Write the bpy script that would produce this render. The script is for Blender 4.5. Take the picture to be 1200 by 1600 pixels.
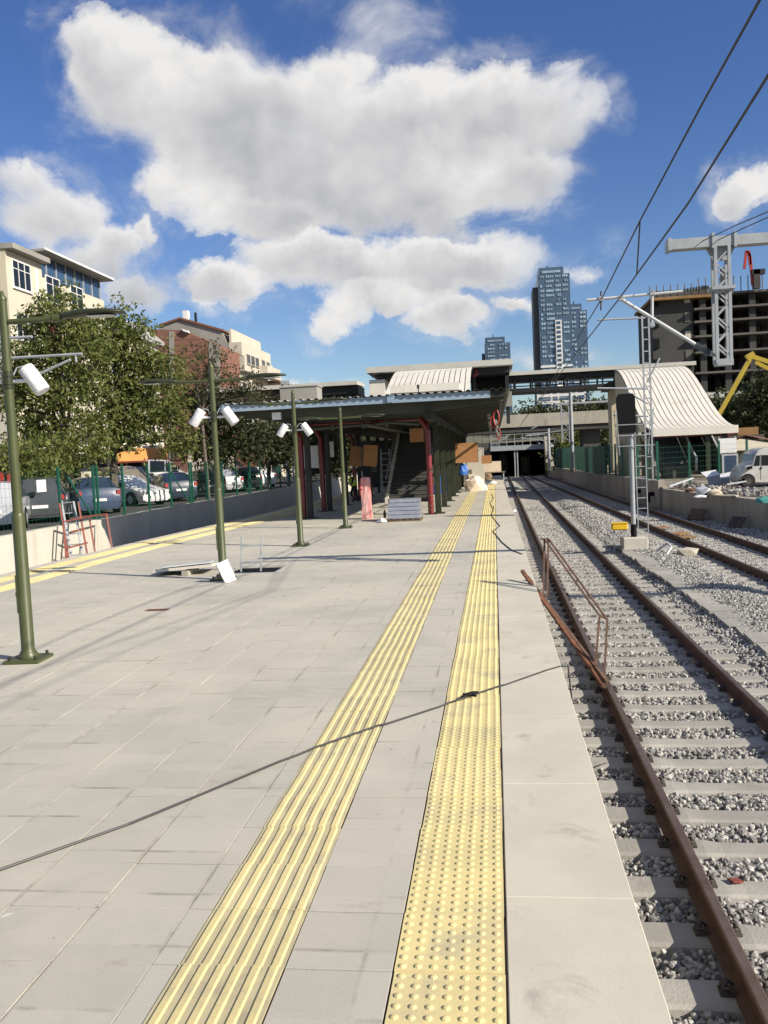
import bpy, bmesh, math, random
import numpy as np
from mathutils import Vector, Matrix, Euler

for o in list(bpy.data.objects):
    bpy.data.objects.remove(o)
SC = bpy.context.scene
COL = SC.collection
rnd = random.Random(7)
R = math.radians

# ------------------------------------------------------------------ camera
FPX = 1358.0                      # focal length in pixels of the 1200x1600 photograph
CAMZ = 2.0                        # eye height above the platform
roll = 0.047
cy_ = np.array([(772 - 600) / FPX, (800 - 705) / FPX, -1.0]); cy_ /= np.linalg.norm(cy_)
zx, zy = -math.sin(roll), math.cos(roll)
cz_ = np.array([zx, zy, -(zx * cy_[0] + zy * cy_[1]) / cy_[2]]); cz_ /= np.linalg.norm(cz_)
cx_ = np.cross(cy_, cz_)
CM = np.stack([cx_, cy_, cz_])    # camera axes -> world (X across, Y along the tracks, Z up)
cam_d = bpy.data.cameras.new('camera')
cam = bpy.data.objects.new('camera', cam_d); COL.objects.link(cam)
cam.matrix_world = Matrix([[*CM[0], 0], [*CM[1], 0], [*CM[2], CAMZ], [0, 0, 0, 1]])
cam_d.sensor_fit = 'VERTICAL'; cam_d.sensor_height = 24.0
cam_d.lens = 24.0 * FPX / 1600
cam_d.clip_start = 0.05; cam_d.clip_end = 6000
SC.camera = cam
SC.render.resolution_x, SC.render.resolution_y = 768, 1024


def ray(x, y):
    return CM @ np.array([(x - 600) / FPX, (800 - y) / FPX, -1.0])


def gp(x, y, z=0.0):              # photo point on the level z
    d = ray(x, y); t = (z - CAMZ) / d[2]
    return Vector((d[0] * t, d[1] * t, z))


def at(x, y, Y):                  # photo point at the distance Y along the tracks
    d = ray(x, y); t = Y / d[1]
    return Vector((d[0] * t, Y, CAMZ + d[2] * t))


def atx(x, y, X):                 # photo point on the plane X
    d = ray(x, y); t = X / d[0]
    return Vector((X, d[1] * t, CAMZ + d[2] * t))


# ------------------------------------------------------------------ sky, sun, exposure
SUN = Vector((0.908, -0.42, 0.60)).normalized()       # towards the sun
sun_el = math.asin(SUN.z)
sun_az = math.atan2(SUN.x, SUN.y)                     # clockwise from +Y
W = bpy.data.worlds.new('World'); SC.world = W; W.use_nodes = True
wt = W.node_tree; wt.nodes.clear()


class NT:
    """tiny helper for building node trees"""
    def __init__(s, tree): s.t = tree
    def n(s, typ, **kw):
        nd = s.t.nodes.new(typ)
        for k, v in kw.items():
            if k == 'ins':
                for kk, vv in v.items(): s.set(nd.inputs[kk], vv)
            else: setattr(nd, k, v)
        return nd
    def set(s, sock, v):
        if hasattr(v, 'is_output') or isinstance(v, bpy.types.NodeSocket): s.t.links.new(v, sock)
        else: sock.default_value = v
    def m(s, op, a, b=None, c=None, clamp=False):
        nd = s.t.nodes.new('ShaderNodeMath'); nd.operation = op; nd.use_clamp = clamp
        s.set(nd.inputs[0], a)
        if b is not None: s.set(nd.inputs[1], b)
        if c is not None: s.set(nd.inputs[2], c)
        return nd.outputs[0]
    def v(s, op, a, b=None):
        nd = s.t.nodes.new('ShaderNodeVectorMath'); nd.operation = op
        s.set(nd.inputs[0], a)
        if b is not None: s.set(nd.inputs[1], b)
        return nd.outputs[1] if op in ('LENGTH', 'DISTANCE', 'DOT_PRODUCT') else nd.outputs[0]
    def noise(s, vec, scale, detail=4, rough=0.5, lac=2.0, dist=0.0, out=0, dim='3D'):
        nd = s.t.nodes.new('ShaderNodeTexNoise'); nd.noise_dimensions = dim
        s.set(nd.inputs['Vector'], vec)
        nd.inputs['Scale'].default_value = scale; nd.inputs['Detail'].default_value = detail
        nd.inputs['Roughness'].default_value = rough; nd.inputs['Distortion'].default_value = dist
        nd.inputs['Lacunarity'].default_value = lac
        return nd.outputs[out]
    def ss(s, x, a, b):           # smoothstep
        nd = s.t.nodes.new('ShaderNodeMapRange'); nd.interpolation_type = 'SMOOTHSTEP'
        s.set(nd.inputs[0], x); nd.inputs[1].default_value = a; nd.inputs[2].default_value = b
        return nd.outputs[0]
    def mix(s, f, a, b, blend='MIX'):
        nd = s.t.nodes.new('ShaderNodeMix'); nd.data_type = 'RGBA'; nd.blend_type = blend
        s.set(nd.inputs[0], f); s.set(nd.inputs[6], a); s.set(nd.inputs[7], b)
        return nd.outputs[2]


def c4(c): return (c[0], c[1], c[2], 1.0)


nw = NT(wt)
wo = nw.n('ShaderNodeOutputWorld'); bg = nw.n('ShaderNodeBackground')
sky = nw.n('ShaderNodeTexSky', sky_type='NISHITA', sun_disc=False, sun_elevation=sun_el, sun_rotation=sun_az,
           altitude=50, air_density=1.0, dust_density=0.35, ozone_density=2.2)
tcw = nw.n('ShaderNodeTexCoord').outputs['Generated']
sep = nw.n('ShaderNodeSeparateXYZ'); wt.links.new(tcw, sep.inputs[0])
az = nw.m('ARCTAN2', sep.outputs[0], sep.outputs[1])
el = nw.m('ARCSINE', sep.outputs[2])
cmb = nw.n('ShaderNodeCombineXYZ'); wt.links.new(az, cmb.inputs[0]); wt.links.new(el, cmb.inputs[1])
P2 = cmb.outputs[0]               # azimuth / elevation
# warp the sampling point for ragged edges
w1 = nw.v('SUBTRACT', nw.noise(P2, 7.0, 6, 0.62, out=1), (0.5, 0.5, 0.5))
w2 = nw.v('SUBTRACT', nw.noise(P2, 26.0, 5, 0.6, out=1), (0.5, 0.5, 0.5))
PW = nw.v('ADD', P2, nw.v('ADD', nw.v('SCALE', w1, None), nw.v('SCALE', w2, None)))
for nd in wt.nodes:
    if nd.type == 'VECT_MATH' and nd.operation == 'SCALE':
        nd.inputs[3].default_value = 0.10 if nd.inputs[0].links[0].from_socket == w1 else 0.03
# cumulus lobes: (photo x, y, half width, half height, weight)
LOBES = [(195, 118, 100, 80, 1), (330, 165, 150, 100, 1), (470, 150, 130, 62, 1), (600, 200, 200, 100, 1),
         (640, 125, 60, 45, .8), (770, 180, 140, 75, 1), (865, 170, 85, 60, 1), (430, 260, 200, 90, 1), (640, 285, 210, 80, 1),
         (805, 275, 85, 62, 1), (420, 335, 110, 45, 1), (620, 420, 250, 50, 1), (760, 402, 110, 36, 1), (470, 405, 90, 40, 1),
         (525, 500, 55, 38, .8), (690, 500, 75, 36, .75), (600, 470, 130, 30, .85),
         (85, 325, 100, 62, .85), (165, 395, 70, 45, .8), (20, 275, 70, 40, .7),
         (265, 280, 60, 45, .8), (350, 450, 72, 38, .9), (240, 375, 30, 35, .45), (205, 460, 50, 30, .5), (1172, 285, 52, 42, .8),
         (560, 12, 170, 40, -.05), (910, 425, 60, 25, .5), (880, 100, 40, 25, .5), (815, 480, 60, 25, .55), (470, 600, 110, 14, .5), (870, 560, 120, 20, .3)]
dens = None; vnum = None; vden = None
for (px, py, rx, ry, wgt) in LOBES:
    d0 = ray(px, py); d0 = d0 / np.linalg.norm(d0)
    a0, e0 = math.atan2(d0[0], d0[1]), math.asin(d0[2])
    dx = nw.v('MULTIPLY', nw.v('SUBTRACT', PW, (a0, e0, 0)), (FPX / (rx * 1.03), FPX / (ry * 1.03), 0))
    ln = nw.v('LENGTH', dx)
    f = nw.m('SUBTRACT', wgt, nw.m('MULTIPLY', ln, ln))
    fp_ = nw.m('MAXIMUM', f, 0.0); fp_ = nw.m('MULTIPLY', fp_, fp_)
    fy = nw.m('MULTIPLY', nw.v('DOT_PRODUCT', dx, (0.35, 1.0, 0)), fp_)
    vnum = fy if vnum is None else nw.m('ADD', vnum, fy)
    vden = fp_ if vden is None else nw.m('ADD', vden, fp_)
    dens = f if dens is None else nw.m('SMOOTH_MAX', dens, f, 0.3)
vert = nw.m('DIVIDE', vnum, nw.m('ADD', vden, 0.05))
# the same kind of cumulus goes on over the rest of the sky
far = nw.m('SUBTRACT', nw.m('MULTIPLY', nw.noise(P2, 3.1, 5, 0.55), 3.2), 1.75)
out_of = nw.ss(nw.v('LENGTH', nw.v('MULTIPLY', nw.v('SUBTRACT', P2, (-0.12, 0.2, 0)), (1.0, 1.0, 0))), 0.62, 0.95)
dens = nw.m('MAXIMUM', dens, nw.m('SUBTRACT', nw.m('MULTIPLY', nw.m('ADD', far, 2.0), out_of), 2.0))
nz = nw.noise(nw.v('MULTIPLY', P2, (0.8, 1.15, 1)), 8.0, 12, 0.61, dist=0.5)
nz2 = nw.noise(nw.v('ADD', P2, (3.1, 1.7, 0)), 4.5, 4, 0.5)
nz_lo = nw.noise(P2, 6.5, 4, 0.5)
nz_up = nw.noise(nw.v('ADD', P2, (0.018, 0.036, 0)), 6.5, 4, 0.5)
dd = nw.m('ADD', dens, nw.m('MULTIPLY', nw.m('SUBTRACT', nz, 0.5), 2.7))
wid = nw.m('ADD', 0.10, nw.m('MULTIPLY', nw.ss(nz2, 0.30, 0.62), 1.0))
alpha = nw.ss(nw.m('DIVIDE', nw.m('ADD', dd, 0.10), wid), -0.35, 1.0)
alpha = nw.m('MULTIPLY', alpha, nw.ss(dd, -0.45, 0.5))
halo = nw.m('MULTIPLY', nw.ss(dd, -1.1, 0.35), nw.m('MULTIPLY', nw.ss(nz, 0.38, 0.72), 0.7))
alpha = nw.m('MAXIMUM', alpha, halo)
alpha = nw.m('MULTIPLY', alpha, nw.ss(sep.outputs[2], 0.0, 0.06))
# thick parts and undersides of the cumulus are greyer, the sun side is brighter
thick = nw.ss(dd, 0.1, 1.25)
bump_ = nw.m('ADD', nw.m('MULTIPLY', nw.m('SUBTRACT', nz_lo, nz_up), 1.9), nw.m('MULTIPLY', nw.m('SUBTRACT', nz, 0.5), 0.30))
lit = nw.m('SUBTRACT', 0.93, nw.m('MULTIPLY', thick, 0.46))
lit = nw.m('ADD', lit, nw.m('MULTIPLY', vert, 0.52))
lit = nw.m('ADD', lit, bump_, clamp=True)
ccol = nw.mix(lit, (3.5, 3.6, 3.95, 1), (7.6, 7.5, 7.4, 1))
# the blue itself, a little deeper than the clean atmosphere model
hs = nw.n('ShaderNodeHueSaturation'); wt.links.new(sky.outputs[0], hs.inputs['Color'])
hs.inputs['Hue'].default_value = 0.508; hs.inputs['Saturation'].default_value = 1.08; hs.inputs['Value'].default_value = 1.0
skyb = nw.mix(1.0, hs.outputs[0], nw.mix(nw.ss(el, 0.0, 0.42), (0.86, 0.94, 1.04, 1), (0.63, 0.79, 1.05, 1)), 'MULTIPLY')
skyc = nw.mix(alpha, skyb, ccol)
wt.links.new(skyc, bg.inputs['Color'])
bg.inputs['Strength'].default_value = 0.073
wt.links.new(bg.outputs[0], wo.inputs[0])

sl = bpy.data.lights.new('sun', 'SUN'); sl.energy = 4.6; sl.angle = R(0.53); sl.color = (1.0, 0.915, 0.785)
so = bpy.data.objects.new('sun', sl); COL.objects.link(so)
so.rotation_euler = (-SUN).to_track_quat('-Z', 'Y').to_euler()
so.location = (20, -10, 30)

vs = SC.view_settings
vs.view_transform = 'Standard'; vs.look = 'None'; vs.exposure = 0.62; vs.gamma = 1.0; vs.use_curve_mapping = False
SC.cycles.max_bounces = 6; SC.cycles.diffuse_bounces = 3; SC.cycles.glossy_bounces = 3
SC.cycles.transparent_max_bounces = 8
SC.cycles.use_denoising = True
W.cycles.sampling_method = 'MANUAL'; W.cycles.sample_map_resolution = 512

# ------------------------------------------------------------------ materials
MATS = {}


def mat(name, c1, c2=None, scale=3.0, rough=0.7, bump=0.0, bscale=None, metal=0.0, detail=6, spec=0.4,
        c3=None, s3=0.4, t3=(0.5, 0.75), per_obj=0.0, coat=0.0, stretch=(1, 1, 1), local=False, alpha=None, trans=0.0):
    """principled material; colour wanders between c1 and c2 with noise, c3 comes in as stains"""
    if name in MATS: return MATS[name]
    m = bpy.data.materials.new(name); m.use_nodes = True
    t = m.node_tree; N = NT(t); b = t.nodes['Principled BSDF']
    if local: pos = N.n('ShaderNodeTexCoord').outputs['Object']
    else: pos = N.n('ShaderNodeNewGeometry').outputs['Position']
    pos = N.v('MULTIPLY', pos, stretch)
    col = c4(c1)
    if c2 is not None:
        nf = N.ss(N.noise(pos, scale, detail, 0.6), 0.3, 0.7)
        col = N.mix(nf, c4(c1), c4(c2))
    if c3 is not None:
        sf = N.ss(N.noise(pos, s3, 7, 0.65, dist=0.6), *t3)
        col = N.mix(sf, col, c4(c3))
    if per_obj:
        rn = N.n('ShaderNodeObjectInfo').outputs['Random']
        k = N.m('ADD', 1.0 - per_obj, N.m('MULTIPLY', rn, 2 * per_obj))
        cc = N.n('ShaderNodeCombineColor'); [t.links.new(k, cc.inputs[i]) for i in range(3)]
        col = N.mix(1.0, col, cc.outputs[0], 'MULTIPLY')
    N.set(b.inputs['Base Color'], col)
    b.inputs['Roughness'].default_value = rough; b.inputs['Metallic'].default_value = metal
    b.inputs['Specular IOR Level'].default_value = spec
    if coat: b.inputs['Coat Weight'].default_value = coat; b.inputs['Coat Roughness'].default_value = 0.08
    if bump:
        bn = N.n('ShaderNodeBump'); bn.inputs['Strength'].default_value = bump; bn.inputs['Distance'].default_value = 0.02
        N.set(bn.inputs['Height'], N.noise(pos, bscale or scale * 6, 5, 0.65))
        t.links.new(bn.outputs[0], b.inputs['Normal'])
    if trans: b.inputs['Transmission Weight'].default_value = trans
    if alpha is not None: b.inputs['Alpha'].default_value = alpha
    MATS[name] = m
    return m


def M(name): return MATS[name]


# paving slab: every slab its own tone (white noise on the slab grid), dusty stains
def slab_mat():
    m = bpy.data.materials.new('paving concrete'); m.use_nodes = True
    t = m.node_tree; N = NT(t); b = t.nodes['Principled BSDF']
    pos = N.n('ShaderNodeNewGeometry').outputs['Position']
    gq = N.v('MULTIPLY', N.v('ADD', pos, (1.45 + 43, 0.08 + 43, 0)), (1 / 0.43, 1 / 0.43, 0))
    wn = N.n('ShaderNodeTexWhiteNoise'); t.links.new(N.v('FLOOR', gq), wn.inputs['Vector'])
    col = N.mix(wn.outputs['Value'], (0.395, 0.376, 0.315, 1), (0.450, 0.429, 0.362, 1))
    # cement dust: wide pale warm drifts
    col = N.mix(N.m('MULTIPLY', N.ss(N.noise(pos, 0.32, 6, 0.62, dist=0.4), 0.38, 0.64), 0.8), col, (0.53, 0.492, 0.395, 1))
    # greyer damp patches and wheel-wide smears
    col = N.mix(N.m('MULTIPLY', N.ss(N.noise(N.v('ADD', pos, (11.3, 4.7, 0)), 0.8, 8, 0.72, dist=0.5), 0.52, 0.74), 0.34), col, (0.28, 0.268, 0.232, 1))
    # brown mud
    br = N.m('MULTIPLY', N.ss(N.noise(N.v('MULTIPLY', pos, (0.7, 1.6, 1)), 1.15, 9, 0.74, dist=0.9), 0.58, 0.74), 0.55)
    col = N.mix(br, col, (0.24, 0.185, 0.115, 1))
    # dirt gathered along some joints
    fr = N.v('FRACTION', gq); ab = N.v('ABSOLUTE', N.v('SUBTRACT', fr, (0.5, 0.5, 0)))
    sx = N.n('ShaderNodeSeparateXYZ'); t.links.new(ab, sx.inputs[0])
    edge = N.ss(N.m('MAXIMUM', sx.outputs[0], sx.outputs[1]), 0.455, 0.5)
    edge = N.m('MULTIPLY', edge, N.ss(N.noise(pos, 1.7, 6, 0.65), 0.46, 0.68))
    col = N.mix(N.m('MULTIPLY', edge, 0.75), col, (0.15, 0.13, 0.095, 1))
    # grain, pale splashes, dark specks
    col = N.mix(N.m('MULTIPLY', N.ss(N.noise(pos, 190, 2, 0.6), 0.45, 0.8), 0.35), col, (0.22, 0.21, 0.185, 1))
    col = N.mix(N.m('MULTIPLY', N.ss(N.noise(pos, 5.5, 3, 0.5), 0.73, 0.78), 0.8), col, (0.60, 0.58, 0.52, 1))
    col = N.mix(N.m('MULTIPLY', N.ss(N.noise(N.v('ADD', pos, (5, 9, 0)), 16, 2, 0.5), 0.74, 0.78), 0.7), col, (0.12, 0.11, 0.09, 1))
    t.links.new(col, b.inputs['Base Color']); b.inputs['Roughness'].default_value = 0.85
    bn = N.n('ShaderNodeBump'); bn.inputs['Strength'].default_value = 0.3; bn.inputs['Distance'].default_value = 0.004
    N.set(bn.inputs['Height'], N.noise(pos, 160, 3, 0.7)); t.links.new(bn.outputs[0], b.inputs['Normal'])
    MATS['slab'] = m


slab_mat()
mat('joint', (0.12, 0.11, 0.09), (0.26, 0.24, 0.195), 2.2, 0.95)
mat('coping', (0.56, 0.52, 0.42), (0.49, 0.455, 0.37), 1.4, 0.8, 0.08, 60, c3=(0.36, 0.335, 0.275), s3=2.6, t3=(0.56, 0.74))
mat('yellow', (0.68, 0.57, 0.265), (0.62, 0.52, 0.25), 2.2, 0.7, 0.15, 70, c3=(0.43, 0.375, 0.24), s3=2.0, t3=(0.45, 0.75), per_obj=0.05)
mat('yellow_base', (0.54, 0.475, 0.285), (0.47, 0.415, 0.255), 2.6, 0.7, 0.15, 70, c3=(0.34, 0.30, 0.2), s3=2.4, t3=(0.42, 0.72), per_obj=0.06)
mat('concrete', (0.42, 0.385, 0.31), (0.33, 0.305, 0.25), 0.8, 0.9, 0.4, 14, c3=(0.20, 0.18, 0.145), s3=0.7, t3=(0.48, 0.72), stretch=(1, 1, 0.4))
mat('concrete_pale', (0.55, 0.52, 0.44), (0.47, 0.44, 0.37), 0.6, 0.88, 0.25, 14, c3=(0.38, 0.35, 0.29), s3=0.9, t3=(0.55, 0.75), stretch=(1, 1, 0.35))
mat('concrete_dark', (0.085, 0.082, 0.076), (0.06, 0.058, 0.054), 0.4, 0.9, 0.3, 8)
mat('sleeper', (0.36, 0.345, 0.305), (0.295, 0.282, 0.25), 3, 0.9, 0.35, 50, c3=(0.23, 0.21, 0.18), s3=2.2, t3=(0.55, 0.8), per_obj=0.08)
mat('rail_rust', (0.085, 0.047, 0.032), (0.13, 0.072, 0.045), 6, 0.75, 0.3, 40, spec=0.3)
mat('rail_head', (0.19, 0.14, 0.11), (0.13, 0.085, 0.06), 5, 0.45, 0.1, 40, metal=0.5)
mat('rust', (0.20, 0.088, 0.045), (0.11, 0.052, 0.032), 9, 0.8, 0.3, 50)
mat('rust_brown', (0.17, 0.10, 0.065), (0.10, 0.06, 0.045), 7, 0.7, 0.2, 60)
mat('red_primer', (0.23, 0.055, 0.035), (0.15, 0.04, 0.03), 5, 0.6, 0.1)
mat('rubber', (0.012, 0.012, 0.013), (0.022, 0.022, 0.022), 8, 0.6)
mat('ballast', (0.30, 0.29, 0.265), (0.19, 0.183, 0.17), 14, 0.95, 1.0, 18, c3=(0.33, 0.32, 0.30), s3=0.35, t3=(0.45, 0.7))
mat('stone', (0.37, 0.36, 0.33), (0.25, 0.243, 0.225), 30, 0.9, 0.4, 40, per_obj=0.55)
mat('olive', (0.055, 0.065, 0.022), (0.070, 0.080, 0.028), 2, 0.42, 0.05, spec=0.5)
mat('olive_dark', (0.03, 0.036, 0.015), None, 2, 0.4)
mat('lens', (0.55, 0.56, 0.52), None, rough=0.25)
mat('white_wrap', (0.80, 0.80, 0.80), (0.68, 0.68, 0.69), 18, 0.45, 0.5, 26)
mat('white', (0.78, 0.77, 0.74), (0.70, 0.69, 0.66), 2, 0.5)
mat('shell', (0.68, 0.65, 0.565), (0.62, 0.59, 0.51), 0.8, 0.6, c3=(0.53, 0.50, 0.42), s3=0.5)
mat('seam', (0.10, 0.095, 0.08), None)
mat('beige', (0.55, 0.50, 0.37), (0.49, 0.44, 0.32), 0.8, 0.8, 0.1)
mat('fascia', (0.23, 0.31, 0.40), (0.27, 0.35, 0.43), 1.2, 0.5, c3=(0.33, 0.37, 0.4), s3=0.8)
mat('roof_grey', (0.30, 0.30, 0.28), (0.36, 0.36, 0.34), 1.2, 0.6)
mat('roof_pale', (0.52, 0.51, 0.45), (0.46, 0.45, 0.40), 0.7, 0.6)
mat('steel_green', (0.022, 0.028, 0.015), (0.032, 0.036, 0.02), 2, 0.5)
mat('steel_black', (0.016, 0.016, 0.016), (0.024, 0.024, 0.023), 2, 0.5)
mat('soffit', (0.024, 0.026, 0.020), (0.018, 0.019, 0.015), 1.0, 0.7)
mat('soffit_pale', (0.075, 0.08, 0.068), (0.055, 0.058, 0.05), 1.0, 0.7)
mat('red_pipe', (0.20, 0.018, 0.022), (0.15, 0.014, 0.018), 3, 0.35, coat=0.3)
mat('red_bright', (0.42, 0.045, 0.035), (0.33, 0.035, 0.03), 4, 0.5)
mat('galv', (0.36, 0.385, 0.40), (0.29, 0.31, 0.325), 4, 0.5, 0.05)
mat('galv_pale', (0.52, 0.54, 0.55), (0.45, 0.47, 0.48), 4, 0.45)
mat('wire', (0.035, 0.034, 0.034), None, rough=0.5)
mat('plywood', (0.42, 0.21, 0.085), (0.34, 0.165, 0.065), 2.5, 0.75, 0.15, 30, stretch=(1, 1, 6))
mat('pink_film', (0.62, 0.17, 0.17), (0.70, 0.42, 0.38), 3.5, 0.3, 0.8, 6, stretch=(1, 1, 0.35))
mat('alu', (0.50, 0.515, 0.53), (0.40, 0.41, 0.425), 5, 0.32, 0.1, metal=0.6)
mat('wood', (0.22, 0.16, 0.10), (0.15, 0.11, 0.07), 6, 0.85, 0.2)
mat('blue_tarp', (0.02, 0.10, 0.38), (0.03, 0.14, 0.45), 4, 0.5, 0.5, 8)
mat('green_fence', (0.012, 0.085, 0.055), (0.015, 0.10, 0.065), 3, 0.45)
mat('green_panel', (0.035, 0.12, 0.085), (0.03, 0.10, 0.07), 2, 0.5)
mat('black', (0.007, 0.007, 0.008), None, rough=0.7, spec=0.15)
mat('yellow_paint', (0.72, 0.44, 0.015), (0.66, 0.40, 0.02), 4, 0.45)
mat('crane_yellow', (0.42, 0.31, 0.03), (0.36, 0.26, 0.03), 2, 0.5)
mat('glass_dark', (0.012, 0.015, 0.019), None, rough=0.1, spec=0.4)
mat('glass_blue', (0.045, 0.085, 0.15), (0.03, 0.06, 0.115), 0.1, 0.12, spec=0.9)
mat('glass_pale', (0.34, 0.44, 0.50), (0.20, 0.29, 0.37), 0.35, 0.15, spec=0.8, per_obj=0.35)
mat('insulator', (0.10, 0.115, 0.12), None, rough=0.3)
mat('asphalt', (0.055, 0.055, 0.053), (0.075, 0.073, 0.07), 3, 0.95, 0.3, 60)
mat('soil', (0.20, 0.165, 0.12), (0.28, 0.24, 0.18), 1.6, 0.95, 0.8, 9, c3=(0.34, 0.31, 0.26), s3=0.7)
mat('earth', (0.10, 0.10, 0.06), (0.15, 0.14, 0.09), 0.2, 0.95)
mat('bark', (0.15, 0.125, 0.095), (0.09, 0.075, 0.06), 10, 0.9, 0.6, 30)
mat('brick', (0.235, 0.115, 0.08), (0.19, 0.092, 0.066), 1.2, 0.9, 0.3, 20, c3=(0.29, 0.15, 0.10), s3=2.0)
mat('render_grey', (0.30, 0.285, 0.25), (0.24, 0.23, 0.20), 0.5, 0.9, 0.2, 8, stretch=(1, 1, 0.4))
mat('render_cream', (0.56, 0.51, 0.40), (0.49, 0.445, 0.35), 0.4, 0.85, 0.15, 8, c3=(0.46, 0.41, 0.31), s3=0.5, t3=(0.55, 0.8))
mat('render_white', (0.54, 0.49, 0.40), (0.47, 0.43, 0.35), 0.4, 0.85, 0.1, 8, c3=(0.48, 0.44, 0.37), s3=0.5, t3=(0.55, 0.8))
mat('orange_wall', (0.62, 0.30, 0.09), (0.55, 0.26, 0.08), 0.6, 0.85)
mat('tile_roof', (0.24, 0.10, 0.06), (0.16, 0.075, 0.05), 2.5, 0.9, 0.6, 12)
mat('curtain_red', (0.30, 0.05, 0.04), None, rough=0.9)
mat('tower_blue', (0.072, 0.115, 0.175), (0.058, 0.096, 0.15), 0.05, 0.3, spec=0.6)
mat('tower_side', (0.085, 0.085, 0.085), (0.10, 0.098, 0.095), 0.05, 0.6)
mat('tower_white', (0.66, 0.65, 0.62), None, rough=0.7)
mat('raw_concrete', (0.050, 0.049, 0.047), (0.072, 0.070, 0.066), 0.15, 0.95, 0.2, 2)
mat('raw_pale', (0.135, 0.125, 0.108), (0.105, 0.097, 0.085), 0.2, 0.95)
mat('formwork', (0.30, 0.175, 0.07), (0.21, 0.12, 0.05), 0.8, 0.9)
mat('hivis', (0.42, 0.62, 0.03), None, rough=0.7)
mat('cloth_dark', (0.02, 0.022, 0.03), None, rough=0.9)
mat('skin', (0.42, 0.24, 0.16), None, rough=0.6)
mat('plastic_white', (0.72, 0.73, 0.74), (0.6, 0.61, 0.63), 6, 0.4, 0.6, 9)
mat('insulation', (0.72, 0.60, 0.46), (0.62, 0.5, 0.38), 5, 0.8, 0.5, 10)
mat('debris_dark', (0.05, 0.045, 0.04), (0.10, 0.085, 0.07), 5, 0.9, 0.5, 12)
mat('teal_net', (0.05, 0.22, 0.20), (0.08, 0.30, 0.27), 7, 0.8, 0.6, 20)
mat('board_white', (0.72, 0.72, 0.70), None, rough=0.6)


def leaf_mat(name, ca, cb, cc_=None):
    m = bpy.data.materials.new(name); m.use_nodes = True
    t = m.node_tree; N = NT(t); t.nodes.clear()
    o = N.n('ShaderNodeOutputMaterial')
    rp = N.n('ShaderNodeNewGeometry')
    r_ = rp.outputs['Random Per Island']
    col = N.mix(r_, c4(ca), c4(cb))
    col = N.mix(N.ss(N.noise(rp.outputs['Position'], 0.6, 3), 0.35, 0.7), col, c4(cc_ or ca))
    d = N.n('ShaderNodeBsdfPrincipled'); t.links.new(col, d.inputs['Base Color']); d.inputs['Roughness'].default_value = 0.55
    d.inputs['Specular IOR Level'].default_value = 0.3
    tr = N.n('ShaderNodeBsdfTranslucent'); t.links.new(col, tr.inputs[0])
    mx = N.n('ShaderNodeMixShader'); mx.inputs[0].default_value = 0.38
    t.links.new(d.outputs[0], mx.inputs[1]); t.links.new(tr.outputs[0], mx.inputs[2]); t.links.new(mx.outputs[0], o.inputs[0])
    MATS[name] = m


leaf_mat('leaf', (0.085, 0.112, 0.026), (0.23, 0.245, 0.070), (0.13, 0.155, 0.040))
leaf_mat('leaf_dark', (0.032, 0.045, 0.018), (0.085, 0.095, 0.036), (0.05, 0.062, 0.024))
leaf_mat('leaf_dry', (0.085, 0.075, 0.035), (0.13, 0.11, 0.05), (0.05, 0.058, 0.022))


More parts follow.
